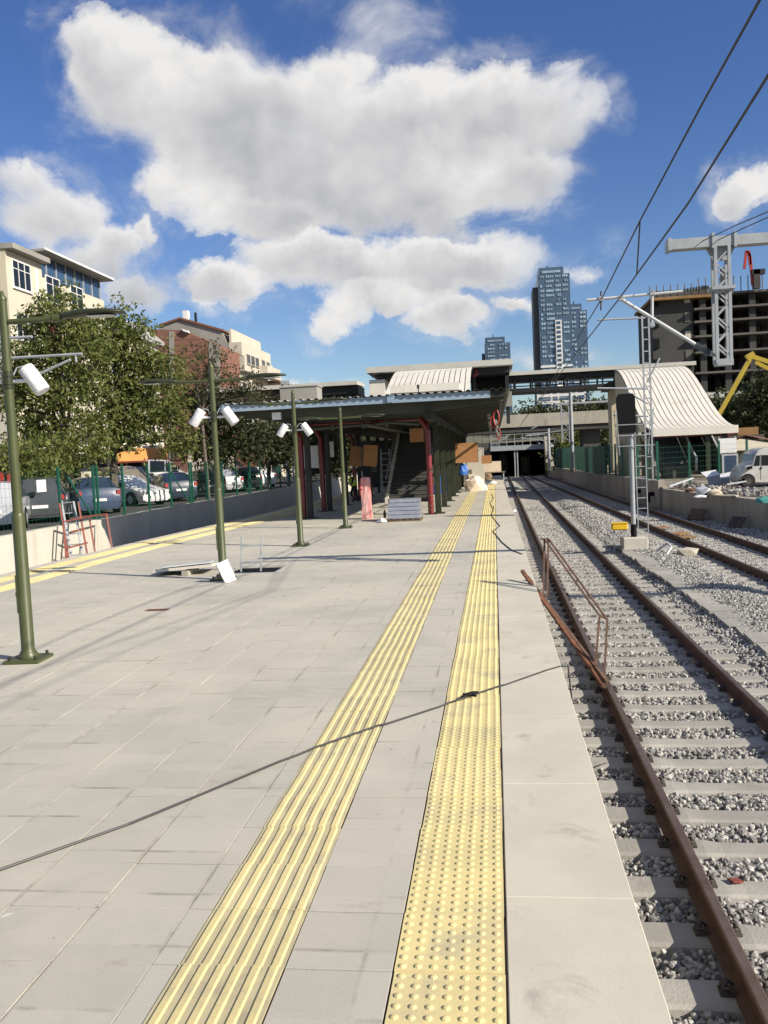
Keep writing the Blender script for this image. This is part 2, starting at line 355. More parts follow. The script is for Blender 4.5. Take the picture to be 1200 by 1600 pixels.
# ------------------------------------------------------------------ geometry helpers
class MB:
    """collects primitives, builds ONE mesh object"""
    def __init__(s): s.v = []; s.f = []; s.mi = []; s.k = 0
    def slot(s, k): s.k = k; return s
    def raw(s, vs, fs):
        b = len(s.v); s.v += [tuple(p) for p in vs]
        for f in fs: s.f.append(tuple(b + i for i in f)); s.mi.append(s.k)
        return s
    def box(s, x0, x1, y0, y1, z0, z1, top=None):
        """top=(sx,sy) scales the upper face"""
        cx, cyy = (x0 + x1) / 2, (y0 + y1) / 2
        v = [(x0, y0, z0), (x1, y0, z0), (x1, y1, z0), (x0, y1, z0)]
        tx, ty = top or (1, 1)
        v += [(cx + (p[0] - cx) * tx, cyy + (p[1] - cyy) * ty, z1) for p in v]
        return s.raw(v, [(3, 2, 1, 0), (4, 5, 6, 7), (0, 1, 5, 4), (1, 2, 6, 5), (2, 3, 7, 6), (3, 0, 4, 7)])
    def bar(s, a, b, w, h=None, up=(0, 0, 1)):
        """rectangular bar from a to b"""
        a, b = Vector(a), Vector(b); d = (b - a)
        if d.length < 1e-6: return s
        d.normalize(); up = Vector(up)
        if abs(d.dot(up)) > 0.97: up = Vector((0, 1, 0)) if abs(d.y) < .9 else Vector((1, 0, 0))
        x = d.cross(up).normalized() * w / 2; z = x.cross(d).normalized() * (h or w) / 2
        v = [a - x - z, a + x - z, a + x + z, a - x + z, b - x - z, b + x - z, b + x + z, b - x + z]
        return s.raw(v, [(0, 1, 2, 3), (7, 6, 5, 4), (1, 0, 4, 5), (2, 1, 5, 6), (3, 2, 6, 7), (0, 3, 7, 4)])
    def tube(s, pts, r, n=10, cap=True):
        """tube along points; r a number or one per point"""
        pts = [Vector(p) for p in pts]; rs = r if isinstance(r, (list, tuple)) else [r] * len(pts)
        rings = []; prev = None
        for i, p in enumerate(pts):
            d = (pts[min(i + 1, len(pts) - 1)] - pts[max(i - 1, 0)]).normalized()
            if prev is None:
                u = Vector((0, 0, 1)) if abs(d.z) < 0.9 else Vector((1, 0, 0))
                x = d.cross(u).normalized()
            else: x = (prev - d * prev.dot(d)).normalized()
            prev = x; y = d.cross(x)
            rings.append([p + (x * math.cos(2 * math.pi * k / n) + y * math.sin(2 * math.pi * k / n)) * rs[i] for k in range(n)])
        vs = [q for r_ in rings for q in r_]; fs = []
        for i in range(len(pts) - 1):
            for k in range(n):
                k2 = (k + 1) % n
                fs.append((i * n + k, i * n + k2, (i + 1) * n + k2, (i + 1) * n + k))
        if cap:
            fs.append(tuple(range(n))[::-1]); fs.append(tuple((len(pts) - 1) * n + k for k in range(n)))
        return s.raw(vs, fs)
    def lathe(s, prof, c=(0, 0, 0), n=16):
        vs = []; fs = []
        for (r_, z) in prof:
            vs += [(c[0] + r_ * math.cos(2 * math.pi * k / n), c[1] + r_ * math.sin(2 * math.pi * k / n), c[2] + z) for k in range(n)]
        for i in range(len(prof) - 1):
            for k in range(n):
                k2 = (k + 1) % n
                fs.append((i * n + k, i * n + k2, (i + 1) * n + k2, (i + 1) * n + k))
        fs.append(tuple(range(n))[::-1]); fs.append(tuple((len(prof) - 1) * n + k for k in range(n)))
        return s.raw(vs, fs)
    def prism(s, poly, axis, a, b):
        """extrude a 2D polygon along axis x/y/z from a to b"""
        n = len(poly)
        def P(p, t): return {'x': (t, p[0], p[1]), 'y': (p[0], t, p[1]), 'z': (p[0], p[1], t)}[axis]
        vs = [P(p, a) for p in poly] + [P(p, b) for p in poly]
        fs = [(i, (i + 1) % n, n + (i + 1) % n, n + i) for i in range(n)] + [tuple(range(n))[::-1], tuple(range(n, 2 * n))]
        return s.raw(vs, fs)
    def mesh(s, name, mats):
        me = bpy.data.meshes.new(name); me.from_pydata(s.v, [], s.f)
        for m in (mats if isinstance(mats, (list, tuple)) else [mats]): me.materials.append(MATS[m] if isinstance(m, str) else m)
        if any(s.mi): me.polygons.foreach_set('material_index', s.mi)
        bm = bmesh.new(); bm.from_mesh(me); bmesh.ops.recalc_face_normals(bm, faces=bm.faces); bm.to_mesh(me); bm.free()
        return me
    def build(s, name, mats, parent=None, loc=(0, 0, 0), rot=(0, 0, 0), smooth=False, bevel=0.0):
        me = s.mesh(name, mats)
        if smooth:
            me.polygons.foreach_set('use_smooth', [True] * len(me.polygons))
            try: me.set_sharp_from_angle(angle=R(38))
            except Exception: pass
        return put(name, me, parent, loc, rot, bevel)


def put(name, me, parent=None, loc=(0, 0, 0), rot=(0, 0, 0), bevel=0.0):
    o = bpy.data.objects.new(name, me); COL.objects.link(o)
    o.location = loc; o.rotation_euler = rot
    if parent is not None: o.parent = parent
    if bevel:
        b = o.modifiers.new('bevel', 'BEVEL'); b.width = bevel; b.segments = 1; b.limit_method = 'ANGLE'
    return o


def empty(name, loc=(0, 0, 0), rz=0.0):
    o = bpy.data.objects.new(name, None); COL.objects.link(o); o.location = loc; o.rotation_euler = (0, 0, rz)
    o.empty_display_size = 0.2
    return o


def tag(o, label, cat, group=None):
    o['label'] = label; o['category'] = cat
    if group: o['group'] = group
    return o


def struct(o): o['kind'] = 'structure'; return o


def copy_tree(o, parent=None):
    c = o.copy(); COL.objects.link(c); c.parent = parent
    for ch in list(o.children): copy_tree(ch, c)
    return c


def lerp(a, b, t): return a + (b - a) * t
def plin(pts, y):
    """piecewise linear x(y)"""
    if y <= pts[0][0]: return pts[0][1]
    for (a, xa), (b, xb) in zip(pts, pts[1:]):
        if y <= b: return lerp(xa, xb, (y - a) / (b - a))
    return pts[-1][1]

# ================================================================== the setting
DR = 0.90                                   # rail head below platform top
def X1(y): return plin([(0, 2.01), (22, 2.03), (50, 2.12), (100, 2.35)], y)
def X2(y): return 6.95 - 0.0225 * y
def EL(y): return plin([(0, -9.88), (18, -9.88), (22, -9.74), (27.5, -9.36), (30, -9.08), (34, -8.92), (42, -8.75), (72, -8.5)], y)
WR = [(18, 10.85), (30.4, 9.0), (37.2, 7.97), (40.6, 7.48)]         # near right wall
WF = [(41.2, 7.42), (60, 6.95), (80, 6.6), (101.9, 6.3)]            # far right wall

MB().raw([(-3000, -3000, -1.5), (3000, -3000, -1.5), (3000, 3000, -1.5), (-3000, 3000, -1.5)], [(0, 1, 2, 3)]).build('ground', 'earth')['kind'] = 'structure'

# parking lot west of the tracks
struct(MB().raw([(-500, -40, .25), (-13.75, -40, .25), (-13.75, 140, .25), (-500, 400, .25)], [(0, 1, 2, 3)]).build('parking_lot', 'asphalt'))
# yard on the east side, following the retaining walls
pts = [(10.85 + .3 + 38 * .14, -20)] + [(x + .12, y) for y, x in WR] + [(x + .12, y) for y, x in WF]
v = []; f = []
for i, (x, y) in enumerate(pts):
    v += [(x, y, -.10 if y < 41 else .02), (14, y, -.02), (30, y, .05), (500, y, .1)]
for i in range(len(pts) - 1):
    for k in range(3): f.append((i * 4 + k, i * 4 + k + 1, i * 4 + 5 + k, i * 4 + 4 + k))
struct(MB().raw(v, f).build('yard', 'soil'))
# ground over and behind the tunnel
v = []; f = []
xs = np.linspace(-120, 160, 29); ys = [102.6, 108, 120, 140, 180, 260]
for y in ys:
    for x in xs: v.append((x, y, 3.1 + min(3.5, (y - 102) * .05) + .35 * math.sin(x * .21 + y * .1)))
for j in range(len(ys) - 1):
    for i in range(28): f.append((j * 29 + i, j * 29 + i + 1, (j + 1) * 29 + i + 1, (j + 1) * 29 + i))
struct(MB().raw(v, f).build('hill', 'earth'))

# ---------------------------------------------------------------- ballast
rng = np.random.default_rng(3)
def bed_z(x, y):
    a, b = X1(y) + 1.25, X2(y) - 1.25
    z = -1.118
    if a < x < b:
        t = (x - a) / (b - a); z += 0.16 * math.sin(math.pi * t) ** 0.8
    if x < .9: z -= .02
    if x > X2(y) + 1.3: z += .02
    return z
nx, ny = 60, 220
gx = np.concatenate([np.linspace(-13.5, .4, 12), np.linspace(.6, 11.3, 48)]); gy = np.concatenate([np.linspace(-6, 30, 150), np.linspace(30.6, 140, 70)])
v = [(x, y, bed_z(x, y) + .012 * math.sin(x * 9 + y * 7) + float(rng.normal(0, .008)) - .015) for y in gy for x in gx]
f = [(j * nx + i, j * nx + i + 1, (j + 1) * nx + i + 1, (j + 1) * nx + i) for j in range(ny - 1) for i in range(nx - 1)]
struct(MB().raw(v, f).build('track_bed', 'ballast', smooth=True))

rocks = bpy.data.collections.new('stone_shapes')          # source shapes, not linked to the scene
for k in range(6):
    bm = bmesh.new(); bmesh.ops.create_icosphere(bm, subdivisions=1, radius=1.0)
    rr = random.Random(k + 20)
    for p in bm.verts:
        p.co = p.co * rr.uniform(.72, 1.2)
    sx, sy, sz = rr.uniform(.8, 1.25), rr.uniform(.75, 1.1), rr.uniform(.55, .85)
    for p in bm.verts: p.co = Vector((p.co.x * sx, p.co.y * sy, p.co.z * sz))
    # cut a few flat faces like crushed stone
    for q in range(5):
        nrm = Vector((rr.uniform(-1, 1), rr.uniform(-1, 1), rr.uniform(-1, 1))).normalized()
        d = rr.uniform(.5, .7)
        for p in bm.verts:
            e = p.co.dot(nrm) - d
            if e > 0: p.co -= nrm * e
    me = bpy.data.meshes.new('stone_shape'); bm.to_mesh(me); bm.free(); me.materials.append(M('stone'))
    rocks.objects.link(bpy.data.objects.new('stone_shape', me))


def scatter(name, P, S, mats=None):
    me = bpy.data.meshes.new(name); me.vertices.add(len(P)); me.vertices.foreach_set('co', P.astype(np.float32).ravel())
    a = me.attributes.new('scl', 'FLOAT', 'POINT'); a.data.foreach_set('value', S.astype(np.float32))
    o = put(name, me)
    ng = bpy.data.node_groups.new(name, 'GeometryNodeTree')
    ng.interface.new_socket('Geometry', in_out='INPUT', socket_type='NodeSocketGeometry')
    ng.interface.new_socket('Geometry', in_out='OUTPUT', socket_type='NodeSocketGeometry')
    gi = ng.nodes.new('NodeGroupInput'); go = ng.nodes.new('NodeGroupOutput')
    ci = ng.nodes.new('GeometryNodeCollectionInfo'); ci.inputs[0].default_value = rocks
    ci.inputs['Separate Children'].default_value = True; ci.inputs['Reset Children'].default_value = True
    ip = ng.nodes.new('GeometryNodeInstanceOnPoints'); ip.inputs['Pick Instance'].default_value = True
    rv = ng.nodes.new('FunctionNodeRandomValue'); rv.data_type = 'FLOAT_VECTOR'
    rv.inputs[0].default_value = (0, 0, 0); rv.inputs[1].default_value = (6.28, 6.28, 6.28)
    na = ng.nodes.new('GeometryNodeInputNamedAttribute'); na.data_type = 'FLOAT'; na.inputs[0].default_value = 'scl'
    L = ng.links.new
    L(gi.outputs[0], ip.inputs['Points']); L(ci.outputs[0], ip.inputs['Instance'])
    L(rv.outputs[0], ip.inputs['Rotation']); L(na.outputs[0], ip.inputs['Scale']); L(ip.outputs[0], go.inputs[0])
    md = o.modifiers.new('scatter', 'NODES'); md.node_group = ng
    o['kind'] = 'stuff'
    return o


SLP = 0.61
def ballast_points(y0, y1, x0, x1, dens, s0, s1):
    n = int((y1 - y0) * (x1 - x0) * dens)
    x = rng.uniform(x0, x1, n); y = rng.uniform(y0, y1, n); s = rng.uniform(s0, s1, n) * np.where(rng.random(n) < .1, 1.35, 1)
    ph = np.abs(((y - 6.68 + SLP / 2) % SLP) - SLP / 2)
    c1 = np.array([X1(t) for t in y]); c2 = np.array([X2(t) for t in y])
    ok = np.ones(n, bool)
    for c in (c1, c2):
        ok &= ~((ph < .135 + s * .35) & (np.abs(x - c) < 1.31))
        ok &= ~(np.abs(np.abs(x - c) - .745) < .085)
    wall = np.array([plin(WR, t) if t < 41 else plin(WF, t) for t in y])
    ok &= x < wall - .08
    x, y, s = x[ok], y[ok], s[ok]
    z = np.array([bed_z(a, b) for a, b in zip(x, y)]) + rng.uniform(-.020, .012, len(x)) + s * .25
    # the space between the sleepers is filled a little lower
    return np.stack([x, y, z], 1), s


PP = [ballast_points(2.2, 9, .5, 5.0, 1150, .018, .033), ballast_points(9, 18, .5, 6.2, 850, .020, .035), ballast_points(12, 18, 6.2, 8.5, 400, .025, .04),
      ballast_points(18, 30, .6, 10.5, 500, .024, .04), ballast_points(30, 48, .7, 9.0, 210, .033, .05)]
tag(scatter('ballast', np.concatenate([p for p, s in PP]), np.concatenate([s for p, s in PP])), 'loose grey crushed stone ballast around the railway tracks', 'ballast')

# ---------------------------------------------------------------- railway tracks
def rail_profile():
    return [(-.07, 0), (.07, 0), (.07, .012), (.012, .03), (.009, .118), (.036, .128), (.036, .155), (.027, .165), (-.027, .165), (-.036, .155), (-.036, .128), (-.009, .118), (-.012, .03), (-.07, .012)]


def rail(parent, xf, side, ys):
    pr = rail_profile(); n = len(pr); mb = MB(); vs = []; fs = []
    for y in ys:
        for (px, pz) in pr: vs.append((xf(y) + side * .745 + px, y, -DR - .165 + pz))
    for i in range(len(ys) - 1):
        for k in range(n):
            mb_k = (k + 1) % n
            fs.append((i * n + k, i * n + mb_k, (i + 1) * n + mb_k, (i + 1) * n + k))
    mb.v = vs
    for q in fs:
        mb.f.append(q); kk = q[0] % n
        mb.mi.append(1 if kk in (7, 6, 8) else 0)
    return mb.build('rail', ['rail_rust', 'rail_head'], parent)


# mono-block sleeper with raised rail seats and a lower waist
mb = MB(); secs = [(-1.30, .125, .0), (-1.28, .135, .0), (-.95, .135, .0), (-.55, .135, .0), (-.42, .115, -.012), (0, .11, -.016), (.42, .115, -.012), (.55, .135, 0), (.95, .135, 0), (1.28, .135, 0), (1.30, .125, 0)]
vs = []; fs = []
for (x, hw, dz) in secs:
    vs += [(x, -hw - .03, -.2), (x, hw + .03, -.2), (x, hw, dz - .02), (x, hw - .022, dz), (x, -hw + .022, dz), (x, -hw, dz - .02)]
for i in range(len(secs) - 1):
    for k in range(6): fs.append((i * 6 + k, i * 6 + (k + 1) % 6, i * 6 + 6 + (k + 1) % 6, i * 6 + 6 + k))
fs += [(0, 1, 2, 3, 4, 5), tuple(range(len(vs) - 6, len(vs)))]
SLM = mb.raw(vs, fs).mesh('sleeper', 'sleeper')
# spring clip
mb = MB(); mb.tube([(.0, -.055, .03), (.05, -.05, .062), (.085, -.03, .045), (.05, 0, .075), (.085, .03, .045), (.05, .05, .062), (.0, .055, .03)], .011, 6).box(.02, .10, -.05, .05, 0, .022).tube([(.06, 0, 0), (.06, 0, .085)], .016, 6)
for i_, q_ in enumerate(mb.v): mb.v[i_] = (q_[0] * .85, q_[1] * .85, q_[2] * .85)
CLM = mb.mesh('rail_clip', 'debris_dark')


def track(name, xf, y0, y1, label, nclip):
    t = empty(name, (0, 0, 0)); tag(t, label, 'railway track', 'railway tracks')
    ys = [y0 - 4 + i * 2.0 for i in range(int((y1 + 24 - y0) / 2))]
    rail(t, xf, -1, ys); rail(t, xf, 1, ys)
    k0 = math.ceil((y0 - 6.68) / SLP); n = 0
    for k in range(k0, int((y1 - 6.68) / SLP)):
        y = 6.68 + k * SLP
        an = math.atan((xf(y + .5) - xf(y - .5)))
        s = put('sleeper', SLM, t, (xf(y), y, -DR - .172), (0, 0, -an))
        if n < nclip:
            for sx in (-.745, .745):
                for d in (-1, 1):
                    put('rail_clip', CLM, s, (sx + d * .055, 0, .0), (0, 0, 0 if d > 0 else math.pi))
        n += 1
    return t


track('railway_track', X1, 2.0, 104, 'nearer railway track running along the platform edge', 34)
track('railway_track', X2, 12.0, 104, 'farther railway track next to the concrete retaining wall', 26)

# concrete cable trough lids lying in the ballast between the tracks
mb = MB(); mb.box(-.22, .22, -.29, .29, 0, .06)
LIDM = mb.mesh('trough_lid', 'sleeper')
tr = empty('cable_trough', (0, 0, 0)); tag(tr, 'row of flat grey concrete trough lids sunk in ballast', 'cable trough')
for k in range(26):
    y = 11.5 + k * .62
    put('lid', LIDM, tr, (3.92 - .012 * k + rnd.uniform(-.03, .03), y, bed_z(3.9, y) - .015 + rnd.uniform(-.03, .015)), (rnd.uniform(-.05, .05), rnd.uniform(-.05, .05), rnd.uniform(-.08, .08)))

# ---------------------------------------------------------------- platform
pf = MB()
vs = []; fs = []; yy = [-6, 2, 10, 18, 20, 22, 24, 26, 27.5, 29, 30, 32, 34, 38, 42, 50, 60, 72]
for y in yy:
    vs += [(EL(y) + .06, y, -1.6), (EL(y) + .06, y, -.022), (.47, y, -.022), (.47, y, -1.6)]
n = len(yy)
for i in range(n - 1):
    for k in range(3): fs.append((i * 4 + k, i * 4 + k + 1, i * 4 + 5 + k, i * 4 + 4 + k))
fs.append((0, 1, 2, 3)); fs.append(((n - 1) * 4, (n - 1) * 4 + 1, (n - 1) * 4 + 2, (n - 1) * 4 + 3))
platform = struct(pf.raw(vs, fs).build('platform', 'joint'))

T = 0.43
# slabs: 300 nearest in view are objects, the rest one joined part
PIT = (-4.98, -4.02, 15.25, 16.15)          # open shaft
slabs = []
for c in range(17):
    x = -1.45 - T * (c + .5)
    for r_ in range(int(78 / T)):
        y = -4 - .08 + T * (r_ + .5) 
        if y > 72: continue
        if x - T / 2 < EL(y) + 1.47: continue
        if PIT[0] < x < PIT[1] and PIT[2] < y < PIT[3]: continue
        slabs.append((x, y, T))
for r_ in range(int(76 / T)):
    y = -4 - .08 + T * (r_ + .5)
    slabs.append((-.685, y, T))
def vis(s):
    d = CM.T @ (np.array([s[0], s[1], 0]) - np.array([0, 0, CAMZ]))
    if d[2] > -.5: return False
    px, py = 600 + FPX * d[0] / -d[2], 800 - FPX * d[1] / -d[2]
    return -60 < px < 1260 and py < 1680
vsl = sorted([s for s in slabs if vis(s)], key=lambda s: s[1] + abs(s[0]) * .3)
near = vsl[:300]; nset = set(near); rest = [s for s in slabs if s not in nset]
g = .0019; q = T / 2 - g
def slab_geo(mb, x, y, z, tx=0, ty=0):
    c = .0018
    def zz(dx, dy): return z + tx * dx + ty * dy
    vs = [(x + sx * (q), y + sy * (q), zz(sx * q, sy * q) - .02) for sx, sy in ((-1, -1), (1, -1), (1, 1), (-1, 1))]
    vs += [(x + sx * (q), y + sy * (q), zz(sx * q, sy * q) - c * .6) for sx, sy in ((-1, -1), (1, -1), (1, 1), (-1, 1))]
    vs += [(x + sx * (q - c), y + sy * (q - c), zz(sx * q, sy * q)) for sx, sy in ((-1, -1), (1, -1), (1, 1), (-1, 1))]
    fs = [(8, 9, 10, 11)] + [(i, (i + 1) % 4, 4 + (i + 1) % 4, 4 + i) for i in range(4)] + [(4 + i, 4 + (i + 1) % 4, 8 + (i + 1) % 4, 8 + i) for i in range(4)]
    mb.raw(vs, fs)
mb = MB(); slab_geo(mb, 0, 0, 0); SLABM = mb.mesh('paving_slab', 'slab')
for (x, y, t) in near:
    put('paving_slab', SLABM, platform, (x + rnd.uniform(-.0015, .0015), y + rnd.uniform(-.0015, .0015), rnd.uniform(-.0025, .0015)), (rnd.uniform(-.004, .004), rnd.uniform(-.004, .004), rnd.uniform(-.002, .002)))
mb = MB()
for (x, y, t) in rest: slab_geo(mb, x, y, rnd.uniform(-.003, .002), rnd.uniform(-.004, .004), rnd.uniform(-.004, .004))
# thin cut strip beside the ribbed guide line, and the edge strip on the far side
for r_ in range(int(76 / T)):
    y = -4 - .08 + T * r_
    for (xa, xb) in ((-1.447, -1.337),):
        mb.box(xa, xb, y + .003, y + T - .003, -.02, -.001)
o = mb.build('paving_slabs', 'slab', platform); o['kind'] = 'stuff'

# tactile tiles
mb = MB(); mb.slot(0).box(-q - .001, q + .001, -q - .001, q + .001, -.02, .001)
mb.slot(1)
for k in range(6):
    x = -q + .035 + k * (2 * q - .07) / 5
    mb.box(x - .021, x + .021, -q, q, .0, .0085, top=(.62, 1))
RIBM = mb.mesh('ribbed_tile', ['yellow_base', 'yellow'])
mb = MB(); mb.slot(0).box(-q - .001, q + .001, -q - .001, q + .001, -.02, .001)
mb.slot(1)
for i in range(7):
    for j in range(7):
        x, y = (i - 3) * T / 7, (j - 3) * T / 7
        mb.lathe([(.017, 0), (.0135, .0055), (.007, .0085)], (x, y, .001), 8)
DOTM = mb.mesh('dotted_tile', ['yellow', 'yellow'])
NT_ = int(74 / T)
for k in range(NT_):
    y = -4 - .08 + T * (k + .5)
    if y < 1.2: continue
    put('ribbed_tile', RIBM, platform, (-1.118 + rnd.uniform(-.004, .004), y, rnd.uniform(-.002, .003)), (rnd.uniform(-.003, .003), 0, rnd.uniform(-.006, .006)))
    put('dotted_tile', DOTM, platform, (-.2485 + rnd.uniform(-.003, .003), y, rnd.uniform(-.002, .003)), (rnd.uniform(-.003, .003), 0, rnd.uniform(-.006, .006)))
    if 11.5 < y < 60:
        an = -math.atan((EL(y + .6) - EL(y - .6)) / 1.2)
        put('dotted_tile', DOTM, platform, (EL(y) + .30 + T / 2, y, .001), (0, 0, an))
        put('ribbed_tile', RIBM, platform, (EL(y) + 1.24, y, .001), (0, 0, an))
mb = MB()
for k in range(NT_):
    y0, y1 = -4.08 + T * k + .003, -4.08 + T * (k + 1) - .003
    a, b = EL(y0), EL(y1)
    mb.raw([(a + .735, y0, -.001), (a + 1.02, y0, -.001), (b + 1.02, y1, -.001), (b + .735, y1, -.001)], [(0, 1, 2, 3)])
    mb.raw([(a + 1.462, y0, -.004), (a + 2.1, y0, -.012), (b + 2.1, y1, -.012), (b + 1.462, y1, -.004)], [(0, 1, 2, 3)])
o = mb.build('edge_paving', 'slab', platform); o['kind'] = 'stuff'

# coping slabs
mb = MB(); mb.box(-.2805, .2795, -.665, .665, -.16, .003); CPM = mb.mesh('coping_slab', 'coping')
y = 2.48 - 1.335 * 3.5
while y < 72:
    if y > -1:
        put('coping_slab', CPM, platform, (.2555 + rnd.uniform(-.002, .002), y, rnd.uniform(-.002, .002)), (0, 0, rnd.uniform(-.001, .001)), bevel=.004)
        MB().box(-.27, .27, -.004, .004, -.1, -.0025).build('joint_mortar', 'joint', platform, (.263, y + .6675, 0))
    y += 1.335
y = 10.5
while y < 66:
    a, b = EL(y), EL(y + 1.33)
    MB().raw([(a, y + .004, .003), (a + .295, y + .004, .003), (b + .295, y + 1.326, .003), (b, y + 1.326, .003),
              (a, y + .004, -.16), (a + .295, y + .004, -.16), (b + .295, y + 1.326, -.16), (b, y + 1.326, -.16)],
             [(0, 1, 2, 3), (4, 5, 1, 0), (5, 6, 2, 1), (6, 7, 3, 2), (7, 4, 0, 3)]).build('coping_slab', 'coping', platform)
    y += 1.335

# ---------------------------------------------------------------- retaining walls
# west wall in cast panels
ww = empty('retaining_wall', (-13.62, 30, -1.5)); tag(ww, 'long cast concrete retaining wall below the car park fence', 'wall')
y = 8.0; k = 0
while y < 96:
    zt = .30 + .015 * math.sin(k * 2.1)
    o = MB().box(-.13, .13, 0, 3.985, 0, 1.5 + zt).build('wall_panel', 'concrete_pale', ww, (rnd.uniform(-.006, .006), y - 30, 0))
    y += 4; k += 1
# east walls
def wall_line(name, pl, z0, zt, th, material, label, parts=1):
    w = empty(name, (pl[0][1], pl[0][0], z0)); tag(w, label, 'wall')
    for (ya, xa), (yb, xb) in zip(pl, pl[1:]):
        nseg = max(1, int(round((yb - ya) / 5)))
        for i in range(nseg):
            p = Vector((lerp(xa, xb, i / nseg), lerp(ya, yb, i / nseg), 0)); q_ = Vector((lerp(xa, xb, (i + 1) / nseg), lerp(ya, yb, (i + 1) / nseg), 0))
            d = (q_ - p).normalized(); nr = Vector((d.y, -d.x, 0)) * th; q_ -= d * .015
            za, zb = zt(p.y), zt(q_.y)
            mb = MB().raw([(p.x, p.y, z0), (q_.x, q_.y, z0), (q_.x + nr.x, q_.y + nr.y, z0), (p.x + nr.x, p.y + nr.y, z0),
                           (p.x, p.y, za), (q_.x, q_.y, zb), (q_.x + nr.x, q_.y + nr.y, zb), (p.x + nr.x, p.y + nr.y, za)],
                          [(3, 2, 1, 0), (4, 5, 6, 7), (0, 1, 5, 4), (1, 2, 6, 5), (2, 3, 7, 6), (3, 0, 4, 7)])
            o = mb.build('wall_panel', material, w)
            o.matrix_parent_inverse = Matrix.Translation(-w.location)
    return w
wall_line('retaining_wall', WR, -1.5, lambda y: -.06 + .02 * math.sin(y), .3, 'concrete', 'low rough concrete wall in front of the rubble heap')
wall_line('retaining_wall', WF, -1.5, lambda y: plin([(41, .30), (60, .12), (101, -.02)], y), .3, 'concrete', 'farther concrete wall carrying the green fence')

# ================================================================== lamps on the platform
def lamp_head_mesh():
    """flat leaf-shaped street light head, arm end at x=0 pointing +x"""
    mb = MB(); vs = []; fs = []
    st = [(0, .035, .035), (.10, .05, .045), (.22, .085, .055), (.36, .12, .05), (.48, .132, .042), (.58, .12, .034), (.67, .085, .026), (.72, .03, .014)]
    n = 10
    for (x, w, h) in st:
        for k in range(n):
            a = 2 * math.pi * k / n
            vs.append((x, w * math.cos(a), .03 + (h if math.sin(a) > 0 else h * .55) * math.sin(a) + .025 * math.sin(x * 3.2)))
    for i in range(len(st) - 1):
        for k in range(n): fs.append((i * n + k, i * n + (k + 1) % n, (i + 1) * n + (k + 1) % n, (i + 1) * n + k))
    fs += [tuple(range(n)), tuple(range((len(st) - 1) * n, len(st) * n))]
    return mb.raw(vs, fs)
LH = lamp_head_mesh().mesh('lamp_head', 'olive_dark')
LH.polygons.foreach_set('use_smooth', [True] * len(LH.polygons))
LENS = MB().prism([(.34, -.085), (.54, -.08), (.61, -.04), (.61, .04), (.54, .08), (.34, .085)], 'z', .045, .052).mesh('lens', 'lens')
def tube_mesh(): 
    mb = MB()
    mb.lathe([(.0, -.155), (.075, -.155), (.083, -.14), (.083, .13), (.078, .15), (.0, .155)], n=18)
    return mb
FLM = tube_mesh().mesh('floodlight', 'white_wrap'); FLM.polygons.foreach_set('use_smooth', [True] * len(FLM.polygons)); FLM.set_sharp_from_angle(angle=R(40))


def lamp_post(x, y, h, label, floods=True, rz=0.0, lean=0.0, arm_l=.47, arm_r=.47):
    t = empty('lamp_post', (x, y, 0.002), rz); tag(t, label, 'lamp post', 'olive lamp posts on the platform'); t.rotation_euler = (0, lean, rz)
    base = MB().box(-.19, .19, -.19, .19, 0, .035).build('base_plate', 'olive', t, bevel=.006)
    mb = MB()
    for a in (-1, 1):
        for b in (-1, 1): mb.tube([(a * .14, b * .14, .035), (a * .14, b * .14, .075)], .016, 6)
    mb.build('bolt', 'olive_dark', base)
    MB().lathe([(.105, .035), (.105, .06), (.08, .10), (.069, .12), (.067, 1.55), (.061, 1.575), (.054, 1.585)], n=18).build('lower_pole', 'olive', t, smooth=True)
    MB().lathe([(.052, 1.575), (.044, h - .30), (.042, h - .06), (.046, h - .055), (.046, h - .03), (.026, h), (.018, h + .03), (.008, h + .045)], n=18).build('upper_pole', 'olive', t, smooth=True)
    mb = MB().box(-.035, .035, -.078, -.06, .52, .92); mb.box(-.012, .012, -.084, -.075, .70, .74)
    mb.build('access_door', 'olive_dark', t, rot=(0, 0, R(-60)))
    za = h - .28
    for sgn, al in ((-1, arm_l), (1, arm_r)):
        a = MB().tube([(sgn * .05, 0, za), (sgn * (.10 + al), 0, za + .012)], .028, 10).tube([(sgn * (.06 + al), 0, za + .01), (sgn * (.14 + al), 0, za + .014)], .043, 10).build('arm', 'olive', t, smooth=True)
        hd = put('lamp_head', LH, a, (sgn * (.10 + al), 0, za - .015), (0, 0, 0 if sgn > 0 else math.pi))
        ln = put('lens', LENS, a, (sgn * (.10 + al), 0, za - .045), (0, 0, 0 if sgn > 0 else math.pi))
    if floods:
        zf = h - .88
        MB().tube([(0, 0, zf - .09), (0, 0, zf + .09)], .058, 14).tube([(0, 0, zf - .05), (0, 0, zf - .03)], .066, 14).tube([(0, 0, zf + .03), (0, 0, zf + .05)], .066, 14).build('collar', 'olive_dark', t)
        for sgn in (-1, 1):
            fl = put('floodlight', FLM, t, (sgn * .285, -.01, zf - .01), (0, R(sgn * -34), 0))
            b = MB().tube([(sgn * .06, 0, zf - .015), (sgn * .24, 0, zf - .015)], .02, 8)
            b.build('floodlight_bracket', 'white_wrap', t)
            MB().tube([(sgn * .06, 0, zf + .05), (sgn * .10, 0, zf + .12), (sgn * .17, 0, zf + .135), (sgn * .215, 0, zf + .10)], .009, 6).build('cable', 'galv', t)
    return t


